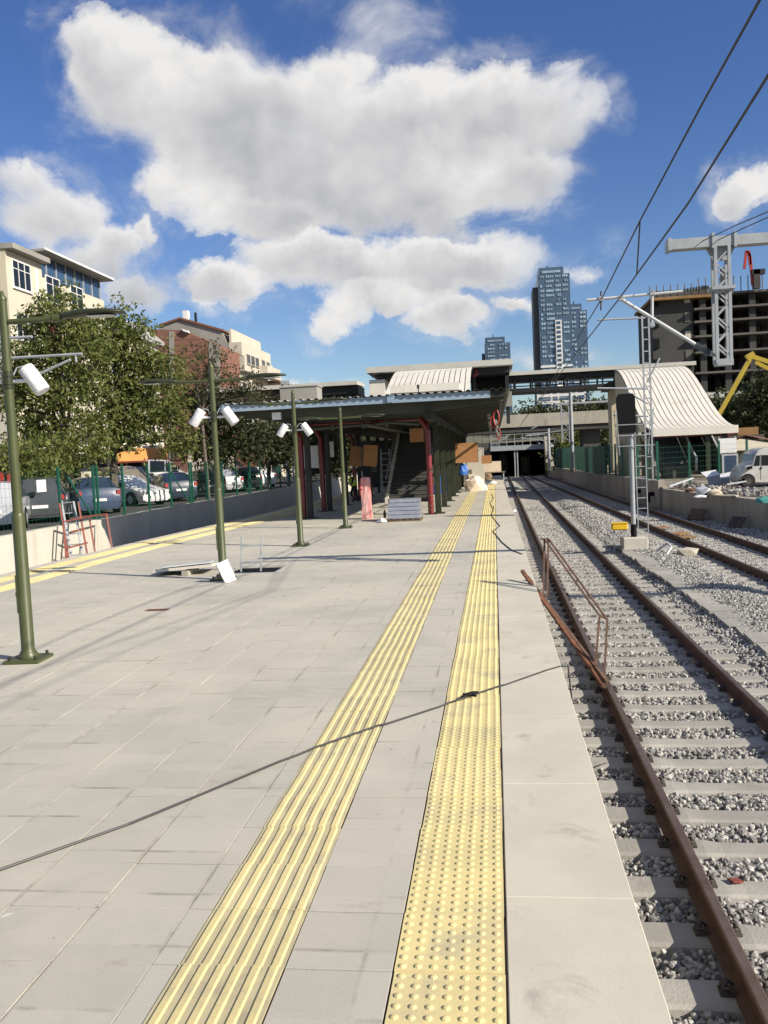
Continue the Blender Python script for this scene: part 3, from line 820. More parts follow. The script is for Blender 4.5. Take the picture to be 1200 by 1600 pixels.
lamp_post(-5.02, 8.62, 3.86, 'tall olive lamp post nearest the camera, cut by the left picture edge', rz=R(4))
lamp_post(-4.74, 14.5, 3.70, 'olive lamp post with a white slab leaning on its foot', rz=R(3))
lamp_post(-4.57, 19.85, 3.60, 'olive lamp post with white floodlights standing just before the dark canopy', rz=R(2))
lamp_post(-4.31, 24.55, 3.42, 'olive lamp post without floodlights closest to the canopy', floods=False, rz=R(2))

# ================================================================== loose things on the platform
# white slab leaning on the second lamp
o = MB().box(-.105, .105, -.022, .022, 0, .38).build('leaning_slab', 'board_white', None, (-4.50, 14.16, .0), (R(-14), R(-18), R(38)), bevel=.004)
tag(o, 'white paving slab leaning against the foot of a lamp post', 'slab')
# lifted shaft cover: stacked planks on a block
t = empty('shaft_cover', (-5.75, 15.55, 0)); tag(t, 'lifted grey shaft cover resting on a small block', 'cover')
MB().box(-.55, .52, -.38, .36, .085, .13).build('cover_plate', 'concrete_pale', t, rot=(R(-4), R(-3), R(8)))
MB().box(-.43, .45, -.26, .30, .150, .172).build('cover_sheet', 'galv_pale', t, rot=(R(-4), R(-3), R(12)))
MB().box(.02, .14, -.42, .2, 0.0, .085).build('block', 'concrete', t)
# shaft lining and ladder
t = empty('cable_shaft', (-4.5, 15.7, -.02)); tag(t, 'open rectangular shaft in the platform paving with a ladder', 'shaft')
mb = MB(); w = .03
for (xa, xb, ya, yb) in ((PIT[0] - .03, PIT[0], PIT[2] - .03, PIT[3] + .03), (PIT[1], PIT[1] + .03, PIT[2] - .03, PIT[3] + .03), (PIT[0], PIT[1], PIT[2] - .03, PIT[2]), (PIT[0], PIT[1], PIT[3], PIT[3] + .03)):
    mb.box(xa + 4.5, xb + 4.5, ya - 15.7, yb - 15.7, -.0, .028)
mb.build('rim', 'galv', t)
MB().box(-.42, .40, -.36, .40, .0005, .002).build('shaft_dark_sheet', 'black', t)  # black sheet just below the paving stands for the shaft's darkness
lad = empty('shaft_ladder', (-4.57, 15.62, -.02)); tag(lad, 'thin grey metal ladder standing up out of the shaft', 'ladder')
for sx in (-.19, .19): MB().bar((sx, 0, 0), (sx + .03, .06, .66), .024, .03).build('stile', 'galv', lad)
for z in (.17, .48): MB().bar((-.19 + z * .04, z * .1, z), (.19 + z * .04, z * .1, z), .036, .03).build('rung', 'galv', lad)
# red drain lid
o = MB().box(-.16, .16, -.075, .075, .001, .006).build('drain_cover', 'rust', platform, (-4.77, 11.57, .0), (0, 0, R(2)))
# mortar-filled repaired spots
# bundle of aluminium profiles on a pallet
pal = empty('pallet', (-2.80, 26.6, 0)); tag(pal, 'worn wooden pallet under the silver profile bundle', 'pallet')
for dy in (-.38, 0, .38): MB().box(-.52, .52, dy - .05, dy + .05, 0, .07).build('bearer', 'wood', pal)
for k in range(6): MB().box(-.53 + k * .185, -.40 + k * .185, -.46, .46, .072, .092).build('board', 'wood', pal)
t = empty('profile_bundle', (-2.80, 26.6, .093)); tag(t, 'silver aluminium profiles bundled under film on a pallet', 'metal profiles')
for k in range(5):
    z = k * .118
    wdt = .50 - .008 * k
    mb = MB().prism([(-.46 + .07 * k, z + .004), (.46, z + .004), (.46, z + .108), (-.43 + .07 * k, z + .108)], 'x', -wdt, wdt)
    for j in range(4): mb.box(-wdt + .004, wdt - .004, -.435 + .07 * k + j * .0, -.432 + .07 * k, z + .02 + j * .022, z + .03 + j * .022)
    mb.build('profile_layer', 'alu', t, (rnd.uniform(-.03, .03), 0, 0), (0, 0, rnd.uniform(-.02, .02)))
o = MB().tube([(-.66, -.3, .03), (-.5, -.36, .10), (-.36, -.3, .05)], [.03, .075, .04], 8).build('plastic_bag', 'plastic_white', None, (-2.95, 26.3, -.01)); tag(o, 'crumpled clear plastic bag beside the pallet', 'plastic bag')
# pink shrink-wrapped column piece
mb = MB(); n = 16; vs = []; fs = []
rr = random.Random(4); prof = [(0, .20), (.05, .21), (.2, .20), (.4, .19), (.6, .195), (.8, .185), (1.0, .19), (1.15, .18), (1.27, .185), (1.34, .16), (1.36, .05)]
for (z, r_) in prof:
    for k in range(n):
        a = 2 * math.pi * k / n + .4; c_, s_ = math.cos(a), math.sin(a)
        sq = 1 / max(abs(c_), abs(s_)) ** .75; rad = r_ * .84 * sq * rr.uniform(.93, 1.06)
        vs.append((rad * c_, rad * s_, z + rr.uniform(-.012, .012)))
for i in range(len(prof) - 1):
    for k in range(n): fs.append((i * n + k, i * n + (k + 1) % n, (i + 1) * n + (k + 1) % n, (i + 1) * n + k))
fs += [tuple(range(n)), tuple(range((len(prof) - 1) * n, len(prof) * n))]
t = empty('wrapped_column', (-4.17, 27.9, .002)); tag(t, 'upright bundle wrapped in pink film on the sunny paving', 'wrapped bundle')
mb.raw(vs, fs).build('film', 'pink_film', t)
mb = MB().tube([(-.17, -.06, .75), (-.14, -.12, 1.0), (-.16, -.08, 1.22)], [.03, .07, .03], 6).build('tape', 'red_bright', t)
MB().tube([(-.09, .0, 1.3), (-.1, 0, 1.55)], .012, 6).build('rod', 'galv', t)
o = MB().lathe([(.04, 0), (.045, .01), (.045, .17), (.025, .22), (.018, .26)], n=12).build('bottle', 'black', None, (-3.62, 28.1, .002), smooth=True); tag(o, 'small dark bottle on the paving beside the pink bundle', 'bottle')

# black cable across the platform
cp = [(-3.6, 2.7), (-2.55, 3.98), (-2.12, 4.53), (-1.49, 5.52), (-.93, 6.25), (-.55, 6.70), (-.27, 7.02), (.08, 7.44), (.40, 7.84), (.55, 8.0)]
pts = []
for i in range(len(cp) - 1):
    for s in range(6):
        t_ = s / 6; x = lerp(cp[i][0], cp[i + 1][0], t_); y = lerp(cp[i][1], cp[i + 1][1], t_)
        z = .009 + (.008 if (-1.33 < x < -.9 or -.46 < x < -.03) else 0)
        pts.append((x + .008 * math.sin(3 * y), y, z))
pts += [(.60, 8.05, -.01), (.625, 8.1, -.3), (.66, 8.15, -.8), (.8, 8.3, -1.06), (1.0, 8.5, -1.08)]
t = empty('cable', (0, 5, .0)); tag(t, 'long dark cable lying diagonally across the platform and tactile strips', 'cable')
o = MB().tube(pts, .0075, 6).build('cord', 'wire', t); o.location = (0, -5, 0)
o = MB().tube([(-.34, 6.95, .026), (-.30, 6.99, .03), (-.25, 7.04, .03), (-.21, 7.09, .026)], [.008, .019, .018, .008], 8).tube([(-.33, 7.07, .018), (-.22, 7.0, .018)], .008, 6).build('connector', 'black', t); o.location = (0, -5, 0)
# thin wires curling near the edge
def ground_cable(pix, label, r_=.006, mat_='wire', name='cable', z=.009):
    P = [gp(x, y, z) for x, y in pix]
    o = MB().tube([tuple(p) for p in P], r_, 6).build(name, mat_); tag(o, label, 'cable'); return o
ground_cable([(772, 790), (768, 806), (781, 822), (770, 830), (785, 848), (800, 860), (816, 866)], 'thin black wire curling along the dotted strip to the edge', .012)
ground_cable([(768, 772), (771, 778), (766, 786), (769, 794)], 'thin black wire on the strip far down the platform', .011)

# rusty stair railing thrown half over the platform edge
t = empty('steel_railing', (.8, 11.5, -.4)); tag(t, 'rusty steel railing tipped from the platform edge onto the track', 'railing')
def rl(name, a, b, w, m_, h=None):
    o = MB().bar(Vector(a) - t.location, Vector(b) - t.location, w, h).build(name, m_, t); return o
A, B = at(816, 892, 13.4), at(943, 1071, 10.4)
A2, B2 = at(822, 899, 13.4), at(949, 1066, 10.4)
rl('channel', A, B, .05, 'rust', .04)
rl('channel', A2 + Vector((.03, 0, -.03)), B2, .035, 'rust_brown', .03)
C1, C2, D1, D2 = at(851, 842, 13.0), at(857, 842, 13.0), at(849, 936, 12.6), at(855, 932, 12.6)
rl('post', C1, D1, .028, 'rust_brown'); rl('post', C2, D2, .028, 'rust_brown')
E1, E2, F1, F2 = at(937, 962, 11.1), at(949, 968, 11.1), at(930, 1040, 10.7), at(944, 1062, 10.6)
rl('post', E1, F1, .026, 'rust_brown'); rl('post', E2, F2, .026, 'rust_brown')
rl('handrail', C1, E1, .022, 'rust_brown'); rl('handrail', C2, E2, .022, 'rust_brown'); rl('crossbar', E1, E2, .022, 'rust_brown'); rl('crossbar', C1 - Vector((.06, 0, 0)), C2, .03, 'rust_brown')
rl('foot', B - Vector((.02, 0, 0)), Vector((B.x + .03, B.y, -.86)), .03, 'rust_brown')

# red trestle and ladder in the west trench
t = empty('steel_trestle', (-12.2, 27, -1.1)); tag(t, 'red primed steel trestle standing in front of the pale wall', 'trestle')
def rp(name, p, q_, Y0, Y1, w, m_, par=None):
    par = par or t
    o = MB().bar(at(p[0], p[1], Y0) - par.location, at(q_[0], q_[1], Y1) - par.location, w).build(name, m_, par)
    return o
for (p, q_, ya, yb) in (((93, 787), (109, 884), 25.5, 24.6), ((122, 784), (138, 876), 25.9, 25.2), ((140, 811), (150, 872), 26.6, 26.2), ((166, 803), (177, 868), 27.6, 27.2), ((99, 815), (104, 884), 24.9, 24.4)):
    rp('leg', p, q_, ya, yb, .05, 'red_primer')
for (p, q_, ya, yb) in (((97, 816), (129, 808), 24.9, 25.4), ((129, 808), (167, 803), 25.4, 27.5), ((103, 857), (137, 848), 24.7, 25.2), ((111, 831), (133, 826), 25.0, 25.3)):
    rp('crossbar', p, q_, ya, yb, .045, 'red_primer')
lad = empty('ladder', (-12.4, 26, -1.1)); tag(lad, 'grey metal ladder leaning on the wall behind the red trestle', 'ladder')
for (p, q_) in (((96, 783), (113, 880)), ((115, 784), (131, 878))): rp('stile', p, q_, 26.2, 25.0, .06, 'galv', lad)
for k in range(6):
    a = lerp(786, 868, k / 5)
    rp('rung', (lerp(97, 111, k / 5), a), (lerp(116, 129, k / 5), a - 2), 26.2 - k * .24, 26.2 - k * .24, .035, 'galv', lad)

# ================================================================== canopy
can = empty('platform_canopy', (-4, 28, 0)); tag(can, 'long flat dark steel canopy on green columns over the platform', 'canopy')
def cp_(mb, name, m_, smooth=False, par=None):
    o = mb.build(name, m_, par or can, smooth=smooth)
    if par is None: o.location = (4, -28, 0)
    return o
YF, YB, XL, XR = 26.0, 63.0, -8.30, .42
# roof sheet with trapezoid corrugation, slightly pitched
mb = MB(); vs = []; fs = []; xs_ = []
x = XL
while x < XR - .01:
    xs_ += [(x, 0), (x + .10, 0), (x + .13, .045), (x + .21, .045)]; x += .24
xs_.append((XR, 0))
for (x, dz) in xs_: vs += [(x, YF - .12, 3.80 + dz), (x, YB, 3.80 + dz)]
for i in range(len(xs_) - 1): fs.append((2 * i, 2 * i + 1, 2 * i + 3, 2 * i + 2))
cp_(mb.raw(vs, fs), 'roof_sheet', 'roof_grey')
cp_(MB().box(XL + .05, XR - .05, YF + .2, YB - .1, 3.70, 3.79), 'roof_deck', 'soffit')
cp_(MB().box(XL, -.05, YF - .02, YF + .05, 3.58, 3.775).box(XL, -.05, YF - .06, YF - .018, 3.755, 3.785), 'fascia', 'fascia')
cp_(MB().box(-.045, XR, YF + .0, YF + .06, 3.60, 3.78), 'fascia_end', 'soffit')
cp_(MB().box(XR - .03, XR + .05, YF + .07, YB, 3.66, 3.775), 'gutter', 'soffit_pale')
cp_(MB().box(XL - .05, XL + .03, YF + .07, YB, 3.66, 3.775), 'gutter', 'soffit_pale')
for sx in (-8.2, -5.9, -3.1): cp_(MB().box(sx, sx + .22, YF - .09, YF - .062, 3.60, 3.82), 'joint_plate', 'fascia')
# tapered cross beams
y = YF + .75
while y < YB - .3:
    P = [(XL + .1, 3.69), (XR - .08, 3.69), (XR - .08, 3.50), (-1.9, 3.30), (-6.3, 3.30), (XL + .1, 3.50)]
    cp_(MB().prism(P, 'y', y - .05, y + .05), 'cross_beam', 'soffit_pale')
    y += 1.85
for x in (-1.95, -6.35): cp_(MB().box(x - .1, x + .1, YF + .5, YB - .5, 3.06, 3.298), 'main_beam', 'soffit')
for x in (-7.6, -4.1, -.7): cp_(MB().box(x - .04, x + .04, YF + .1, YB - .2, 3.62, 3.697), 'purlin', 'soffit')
# red ring beam near the front, cable tray, conduits
cp_(MB().tube([(-6.4, 29.4, 3.2), (-2.3, 29.0, 3.17), (-2.15, 29.0, 3.05)], .035, 8), 'water_pipe', 'red_pipe', True)
cp_(MB().tube([(-6.3, 28.7, 3.02), (-3.3, 28.5, 3.10), (-2.4, 28.4, 3.0)], .05, 8), 'conduit', 'soffit_pale', True)
cp_(MB().box(-4.15, -3.85, 27.5, 60, 3.0, 3.05), 'cable_tray', 'soffit_pale')
# columns with base plates
CY = [29.2, 32.75, 36.5, 40.5, 43.8, 47.4, 51.2, 55, 58.8]
for x in (-1.93, -6.32):
    for j, y in enumerate(CY):
        dark = 'steel_green' if x > -3 else 'steel_black'
        c = cp_(MB().box(x - .075, x + .075, y - .09, y + .09, .03, 3.06).box(x - .10, x + .10, y - .05, y + .05, .03, 3.06), 'column', dark)
        MB().box(x - .22, x + .22, y - .2, y + .2, .001, .03).build('base_plate', 'steel_green', c)
# red downpipes with clamps and elbows
for (x, y) in ((-2.16, 28.93), (-6.56, 29.25), (-6.56, 32.8), (-6.56, 40.5), (-2.16, 43.5)):
    p = cp_(MB().tube([(x, y, .03), (x, y, 2.78), (x - .10, y, 2.98), (x - .24, y, 3.22)], .098, 14), 'downpipe', 'red_pipe', True)
    for z in (.12, .28, .62, 1.42, 2.72): MB().tube([(x, y, z), (x, y, z + .035)], .112, 14).build('clamp', 'rust_brown' if z > .1 else 'galv', p)
    MB().box(x - .2, x + .2, y - .16, y + .16, .001, .03).build('base_plate', 'steel_black', p)
# white floodlight boxes and small lamps under the roof
cp_(MB().box(-6.72, -6.45, 26.2, 26.3, 3.28, 3.5), 'junction_box', 'board_white')
for (x, y) in ((-4.2, 28.2), (-3.4, 28.0), (-5.3, 28.6)):
    cp_(MB().lathe([(.03, .2), (.06, .18), (.075, .05), (.05, 0)], (x, y, 2.95), 10), 'ceiling_lamp', 'soffit_pale', True)
# loose red and grey cable ends at the open right eave
for (x, y, z, s) in ((.12, 31.5, 3.45, 1), (-.02, 33.8, 3.3, .8), (.25, 44, 3.1, 1)):
    pts = [(x + .10 * s * math.cos(a), y, z - .25 * s + .28 * s * math.sin(a)) for a in np.linspace(0, 2 * math.pi, 13)]
    cp_(MB().tube(pts, .028 * s, 6), 'hose_loop', 'red_bright', True)
cp_(MB().tube([(.10, 32, 3.1), (.16, 36, 2.95), (.12, 40, 3.0), (.28, 44, 2.75), (.22, 46, 2.4)], .05, 6), 'hanging_cable', 'galv', True)
for k in range(9):
    y = 30 + k * 2.2
    cp_(MB().box(-.20, -.08, y, y + .12, 3.2 - k * .02, 3.40 - k * .02), 'bracket', 'soffit_pale')
# roof-top box and railing posts
rb = empty('rooftop_unit', (-7.4, 33.5, 3.86)); tag(rb, 'grey sheet metal box lying on the canopy roof', 'rooftop box')
MB().box(-.7, .75, -.5, .5, .02, .96).build('housing', 'render_grey', rb); MB().box(-.74, .79, -.54, .54, .961, 1.0).build('lid', 'roof_grey', rb)
for sx in (-.6, .6): MB().box(sx - .04, sx + .04, -.45, .45, 0, .019).build('foot', 'galv', rb)
o = MB().tube([(0, 0, 0), (0, 0, .42)], .02, 6).tube([(0, 0, .42), (0, 0, .55)], .045, 8).build('roof_vent', 'steel_black', None, (-2.5, 30, 3.85)); tag(o, 'thin dark vent pipe rising from the canopy roof', 'vent')
t = empty('roof_parapet_box', (-2.6, 40, 3.86)); tag(t, 'long pale sheet box on the canopy roof before the curved shell', 'sheet box')
MB().box(-2.0, 1.15, -.3, .3, 0, 1.33).build('panel', 'shell', t); MB().box(-2.0, 1.15, -.32, -.301, .95, .99).build('seam', 'seam', t)

# plywood sheets hung around the signs
def plywood(px, Y, label, rz=0., tilt=0.):
    a, b = at(px[0], px[1], Y), at(px[2], px[3], Y)
    w, h = abs(b.x - a.x), abs(a.z - b.z)
    t = empty('plywood_sign_cover', ((a.x + b.x) / 2, Y, b.z), rz); tag(t, label, 'plywood board')
    t.rotation_euler = (0, tilt, rz)
    MB().box(-w / 2, w / 2, -.10, -.075, 0, h).build('front_sheet', 'plywood', t); MB().box(-w / 2, w / 2, .075, .10, 0, h).build('back_sheet', 'plywood', t)
    MB().box(w / 2 + .001, w / 2 + .02, -.10, .10, 0, h).build('end_batten', 'wood', t)
    for sx in (-.35, .35): MB().bar((sx * w, 0, h * .5), (sx * w, 0, h + max(.1, 3.35 - b.z - h)), .02).build('hanger', 'steel_black', t)
plywood((711, 693, 747, 722), 37.5, 'large plywood sheet hanging half in sunlight beside the green columns')
plywood((752, 712, 768, 724), 50, 'small plywood sheet hanging farther down the platform')
plywood((640, 670, 662, 690), 31.5, 'square plywood sheet hanging in shade left of the front red pipe')
plywood((545, 698, 563, 728), 35.5, 'narrow plywood sheet hanging crooked beside a dark column', rz=R(-8), tilt=R(7))
plywood((565, 696, 588, 728), 35, 'wide crooked plywood sheet hanging above the worker', rz=R(8), tilt=R(6))
# white hanging panels on the left under the roof
for (px, Y, lab) in (((474, 697, 498, 731), 33.2, 'white blank panel hanging behind the left red pipe'), ((512, 690, 522, 714), 38, 'pale narrow panel hanging between the two left red pipes')):
    a, b = at(px[0], px[1], Y), at(px[2], px[3], Y)
    t = empty('hanging_panel', (a.x, Y, b.z)); tag(t, lab, 'panel')
    MB().box(0, b.x - a.x, 0, .05, 0, a.z - b.z).build('sheet', 'board_white', t, bevel=.01)
    for sx in (.1, .9): MB().bar(((b.x - a.x) * sx, .02, a.z - b.z), ((b.x - a.x) * sx, .02, 3.4 - b.z), .02).build('hanger', 'steel_black', t)

# stairs coming down to the platform under the canopy
st = empty('platform_stairs', (-3.72, 40, 0)); tag(st, 'dark staircase rising from the platform under the canopy', 'stairs')
NS = 27; x0, x1 = -.85, .85
for k in range(NS):
    y0 = -3.0 + k * .34; z0 = k * .165
    MB().box(x0, x1, y0, y0 + .345, max(0, z0 - .16), z0 + .163).box(x0, x1, y0 - .02, y0, z0 + .13, z0 + .163).build('step', 'concrete_dark', st)  # dark concrete puts the shade under the canopy into the steps
for sx, m_ in ((x0 - .16, 'concrete_pale'), (x1 + .02, 'concrete_dark')):  # pale left stringer stands for its lit side, dark right one for shade
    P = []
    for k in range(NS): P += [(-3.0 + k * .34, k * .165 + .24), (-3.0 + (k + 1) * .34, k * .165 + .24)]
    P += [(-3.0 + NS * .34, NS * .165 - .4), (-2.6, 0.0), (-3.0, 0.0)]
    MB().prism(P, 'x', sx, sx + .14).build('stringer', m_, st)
for sx in (x0 - .08, x1 + .1): MB().bar((sx, -2.9, 1.05), (sx, 6.2, 5.5), .05).build('handrail', 'galv', st)

# tall step ladder standing under the roof
t = empty('step_ladder', (-5.1, 40.6, .0)); tag(t, 'grey metal step ladder standing under the canopy', 'ladder')
for sx in (-.28, .28):
    MB().bar((sx, 0, 0), (sx * .7, .25, 2.35), .05).build('stile', 'galv', t); MB().bar((sx, .75, 0), (sx * .7, .3, 2.35), .04).build('rear_leg', 'galv', t)
for k in range(8): MB().bar((-.28 * (1 - k * .037), .03 * k, .25 + k * .27), (.28 * (1 - k * .037), .03 * k, .25 + k * .27), .04).build('rung', 'galv', t)

# clutter at the far end of the platform
def lump(name, c, s, m_, label, cat, seed, n=2):
    bm = bmesh.new(); bmesh.ops.create_icosphere(bm, subdivisions=n, radius=1); rr = random.Random(seed)
    for p in bm.verts:
        f_ = rr.uniform(.78, 1.12); p.co = Vector((p.co.x * s[0] * f_, p.co.y * s[1] * f_, max(-.0, (p.co.z + .45) * s[2] * f_ * .8)))
    me = bpy.data.meshes.new(name); bm.to_mesh(me); bm.free(); me.materials.append(M(m_))
    o = put(name, me, None, c); tag(o, label, cat); return o
lump('insulation_heap', gp(740, 767, .0), (.55, .5, .75), 'insulation', 'pale heap of insulation bags beside the last columns', 'heap', 1)
lump('insulation_bag', gp(752, 766, .0), (.35, .4, .35), 'plastic_white', 'white bag lying in front of the insulation heap', 'bag', 2)
lump('blue_tarpaulin', gp(684, 772, .0), (.42, .4, 1.0), 'blue_tarp', 'blue tarpaulin bundle between red pipe and green column', 'tarpaulin', 3)
lump('blue_tarpaulin', gp(698, 771, .0), (.28, .3, 1.05), 'blue_tarp', 'blue tarpaulin bundle between the first two green columns', 'tarpaulin', 4)
o = lump('blue_bag', at(724, 742, 45), (.25, .2, .5), 'blue_tarp', 'small blue bag hanging on a far green column', 'bag', 5)
lump('white_sheet_heap', gp(757, 757, .0), (.8, .6, .22), 'plastic_white', 'flat white plastic sheet on the far platform', 'plastic sheet', 6)
lump('rubbish_sack', gp(757, 748, .0), (.4, .4, .8), 'teal_net', 'green sack among the clutter at the platform end', 'sack', 8)
lump('cardboard_heap', gp(760, 750, .0), (.45, .3, .55), 'wood', 'brown cardboard heap at the far platform end', 'cardboard', 9)
t = empty('work_table', gp(773, 757, .0)); tag(t, 'small table with a white board on it near the platform end', 'table')
MB().box(-.75, .65, -.4, .4, .72, .77).build('table_top', 'wood', t)
for a in (-.65, .55):
    for b in (-.33, .33): MB().box(a - .03, a + .03, b - .03, b + .03, 0, .72).build('leg', 'galv', t)
o = MB().box(-.5, .5, -.3, .1, 0, .62).build('packing_box', 'insulation', None, gp(773, 757, .0) + Vector((-.08, 0, .771))); tag(o, 'cream packing box standing on the far work table', 'box')
o = MB().box(-.6, .6, -.45, .45, 0, 2.25).build('service_cabin', 'concrete_pale', None, gp(741, 761, 0) + Vector((0, .9, .001))); tag(o, 'pale square pier under the canopy behind the insulation heap', 'pier')
lump('crumpled_sheet', gp(803, 800, -1.08), (.16, .25, .12), 'galv_pale', 'crumpled pale blue sheet beside the platform foot', 'plastic sheet', 11)

# ================================================================== footbridge and shells
fb = empty('footbridge', (0, 66, 0)); tag(fb, 'covered steel footbridge with pale flat roof spanning the tracks', 'footbridge')
def part(mb, name, m_, par, smooth=False):
    o = mb.build(name, m_, par, smooth=smooth); o.location = -Vector(par.location) if par.parent is None else (0, 0, 0)
    return o
zr = 7.42
part(MB().prism([(64.3, zr), (68.2, zr + .12), (68.2, zr + .28), (64.3, zr + .27)], 'x', 1.2, 14.4), 'roof', 'roof_pale', fb)
part(MB().box(1.2, 14.3, 64.9, 68.0, zr - .32, zr - .01), 'roof_frame', 'steel_black', fb)
part(MB().prism([(64.3, zr), (68.2, zr + .1), (68.2, zr + .3), (64.3, zr + .3)], 'x', -22, -9.9), 'roof', 'roof_pale', fb)
part(MB().box(-22, -9.9, 64.9, 68.0, zr - .75, zr - .02), 'roof_frame', 'steel_black', fb)
part(MB().box(-22, 10.2, 64.6, 68, 6.2, 6.48), 'deck', 'steel_black', fb)
for (xa, xb) in ((1.4, 10.2), (-22, -10)):
    part(MB().box(xa, xb, 64.62, 64.7, 6.82, 6.90), 'top_rail', 'steel_black', fb)
    part(MB().box(xa, xb, 67.9, 67.98, 6.82, 6.90), 'top_rail', 'steel_black', fb)
    x = xa + .3
    while x < xb:
        part(MB().box(x - .06, x + .06, 64.62, 64.74, 6.48, zr - .3), 'post', 'steel_black', fb)
        part(MB().box(x - .06, x + .06, 67.86, 67.98, 6.48, zr - .3), 'post', 'steel_black', fb)
        x += 1.25
part(MB().box(8.2, 10.4, 63.5, 68, 6.05, 6.5), 'landing_edge', 'steel_black', fb)
part(MB().box(8.6, 9.4, 65.2, 67.2, -.0, 6.2), 'pier', 'beige', fb)
# hall over the platform stairs
hl = empty('station_hall', (-4, 66, 0)); tag(hl, 'station hall with thick pale flat roof above the canopy', 'station hall')
zh = at(640, 579, 60.5).z
xl_, xr_ = at(572, 575, 60.5).x, at(801, 565, 60.5).x
part(MB().prism([(60.5, zh), (69, zh - .05), (69, zh + .45), (60.5, zh + .40)], 'x', xl_, xr_), 'roof', 'roof_pale', hl)
part(MB().box(xl_ + .6, xr_ - .2, 61.5, 68.8, zh - .42, zh - .06), 'roof_frame', 'steel_black', hl)
part(MB().box(xl_ + .1, xl_ + 1.2, 61, 68.5, 3.9, zh - .45), 'side_wall', 'shell', hl)
part(MB().box(xl_ + 1.21, -1.6, 63.6, 63.9, 3.9, zh - .43), 'front_wall', 'shell', hl)
part(MB().box(-1.55, xr_ - .2, 66.5, 66.8, 5.6, zh - .43), 'back_wall', 'steel_black', hl)
part(MB().box(-1.5, xr_ - .1, 62.2, 62.5, 5.1, 6.15), 'balustrade', 'render_grey', hl)
for x in (-1.2, xr_ - .4): part(MB().box(x - .12, x + .12, 62.6, 62.84, 3.9, zh - .43), 'column', 'steel_black', hl)
part(MB().tube([(xl_ + .3, 60.6, zh), (xl_ + .4, 60.7, zh - .25), (xl_ + 1.1, 60.9, zh - .3)], .08, 8), 'gutter_pipe', 'steel_black', hl, True)
part(MB().tube([(-1.0, 61.4, zh - .1), (-.95, 61.3, zh - .45), (-1.25, 61.3, zh - .6)], .10, 8), 'hose', 'red_pipe', hl, True)

def shell(name, label, xa, xb, yt, yb, zt, zb, nrib, par_mats=('shell', 'seam'), tend=1.0, edge=.28):
    """ribbed sheet shell over a stair: flat at the top, swept down, flared flat at the foot"""
    t = empty(name, ((xa + xb) / 2, (yt + yb) / 2, 0)); tag(t, label, 'stair roof')
    NP = 22; prof = []
    for i in range(NP + 1):
        s = i / NP * tend
        f_ = s * s * (3 - 2 * s)
        prof.append((lerp(yt, yb, s), lerp(zt, zb, f_)))
    L = t.location
    wdt = (xb - xa) / nrib
    for k in range(nrib):
        mb = MB(); vs = []; fs = []
        a, b = xa + k * wdt + .026, xa + (k + 1) * wdt - .026
        for (y, z) in prof: vs += [(a - L.x, y - L.y, z), (b - L.x, y - L.y, z), (b - L.x, y - L.y, z - .06), (a - L.x, y - L.y, z - .06)]
        for i in range(NP):
            for q_ in range(4): fs.append((i * 4 + q_, i * 4 + (q_ + 1) % 4, i * 4 + 4 + (q_ + 1) % 4, i * 4 + 4 + q_))
        fs += [(0, 1, 2, 3), (NP * 4, NP * 4 + 1, NP * 4 + 2, NP * 4 + 3)]
        mb.raw(vs, fs).build('roof_panel', par_mats[0], t)
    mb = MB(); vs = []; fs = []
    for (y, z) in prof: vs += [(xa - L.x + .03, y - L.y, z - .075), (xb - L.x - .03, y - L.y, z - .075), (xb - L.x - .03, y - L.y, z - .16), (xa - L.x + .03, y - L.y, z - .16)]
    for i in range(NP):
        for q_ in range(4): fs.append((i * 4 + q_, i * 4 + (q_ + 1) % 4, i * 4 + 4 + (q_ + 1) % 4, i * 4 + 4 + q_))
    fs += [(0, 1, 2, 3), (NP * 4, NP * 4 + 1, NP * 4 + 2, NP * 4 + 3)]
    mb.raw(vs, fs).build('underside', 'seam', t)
    if tend >= 1.0:
        MB().box(xa - L.x, xb - L.x, yb - L.y - .05, yb - L.y + .02, zb - edge, zb + .02).build('edge_trim', 'shell', t)
    return t, prof


YT, YBt = 63.0, 49.0
a, b = at(960, 592, YT), at(1063, 586, YT)
sh, prof = shell('stair_shell', 'white ribbed curved stair roof beside the tracks on the right', at(960, 592, YT).x, at(1064, 586, YT).x, YT, YBt, 7.25, 2.78, 15, edge=.40)
XA, XB = a.x, at(1064, 586, YT).x
Ls = Vector(sh.location)
# beige side wall, escalator, posts
def sp(mb, name, m_, smooth=False):
    o = mb.build(name, m_, sh, smooth=smooth); o.location = -Ls; return o
P = [(YT - .3, -.1)] + [(y, z - .17) for y, z in prof if y > 54.5] + [(54.5, -.1)]
sp(MB().prism([(p[0], p[1]) for p in P], 'x', XA + .03, XA + .18), 'side_wall', 'beige')
sp(MB().prism([(61, 5.4), (61, 6.0), (50.3, .7), (50.3, .05), (51.5, .05)], 'x', XA + .9, XA + 2.2), 'stair_flight', 'concrete_dark')
for x in (XA + 2.5, XA + 3.9):
    sp(MB().prism([(60, 5.2), (60, 6.2), (50.6, 1.25), (50.2, 1.1), (50.2, .4), (51.2, .4)], 'x', x, x + .12), 'escalator_side', 'concrete_dark')
    sp(MB().tube([(x + .06, 60, 6.27), (x + .06, 50.7, 1.34), (x + .06, 50.2, 1.15), (x + .06, 50.1, .8)], .06, 8), 'handrail', 'galv_pale', True)
sp(MB().prism([(58.5, 4.3), (50.6, .2), (51.4, .2), (59, 4.2)], 'x', XA + 2.65, XA + 3.85), 'escalator_steps', 'steel_black')
P = []
for k in range(10): P += [(53 + k * .3, .3 + k * .19), (53 + k * .3, .3 + (k + 1) * .19)]
P += [(57, 2.2), (57, -.1), (53, -.1)]
sp(MB().prism(P, 'x', XA + .7, XA + .86), 'stepped_wall', 'beige')
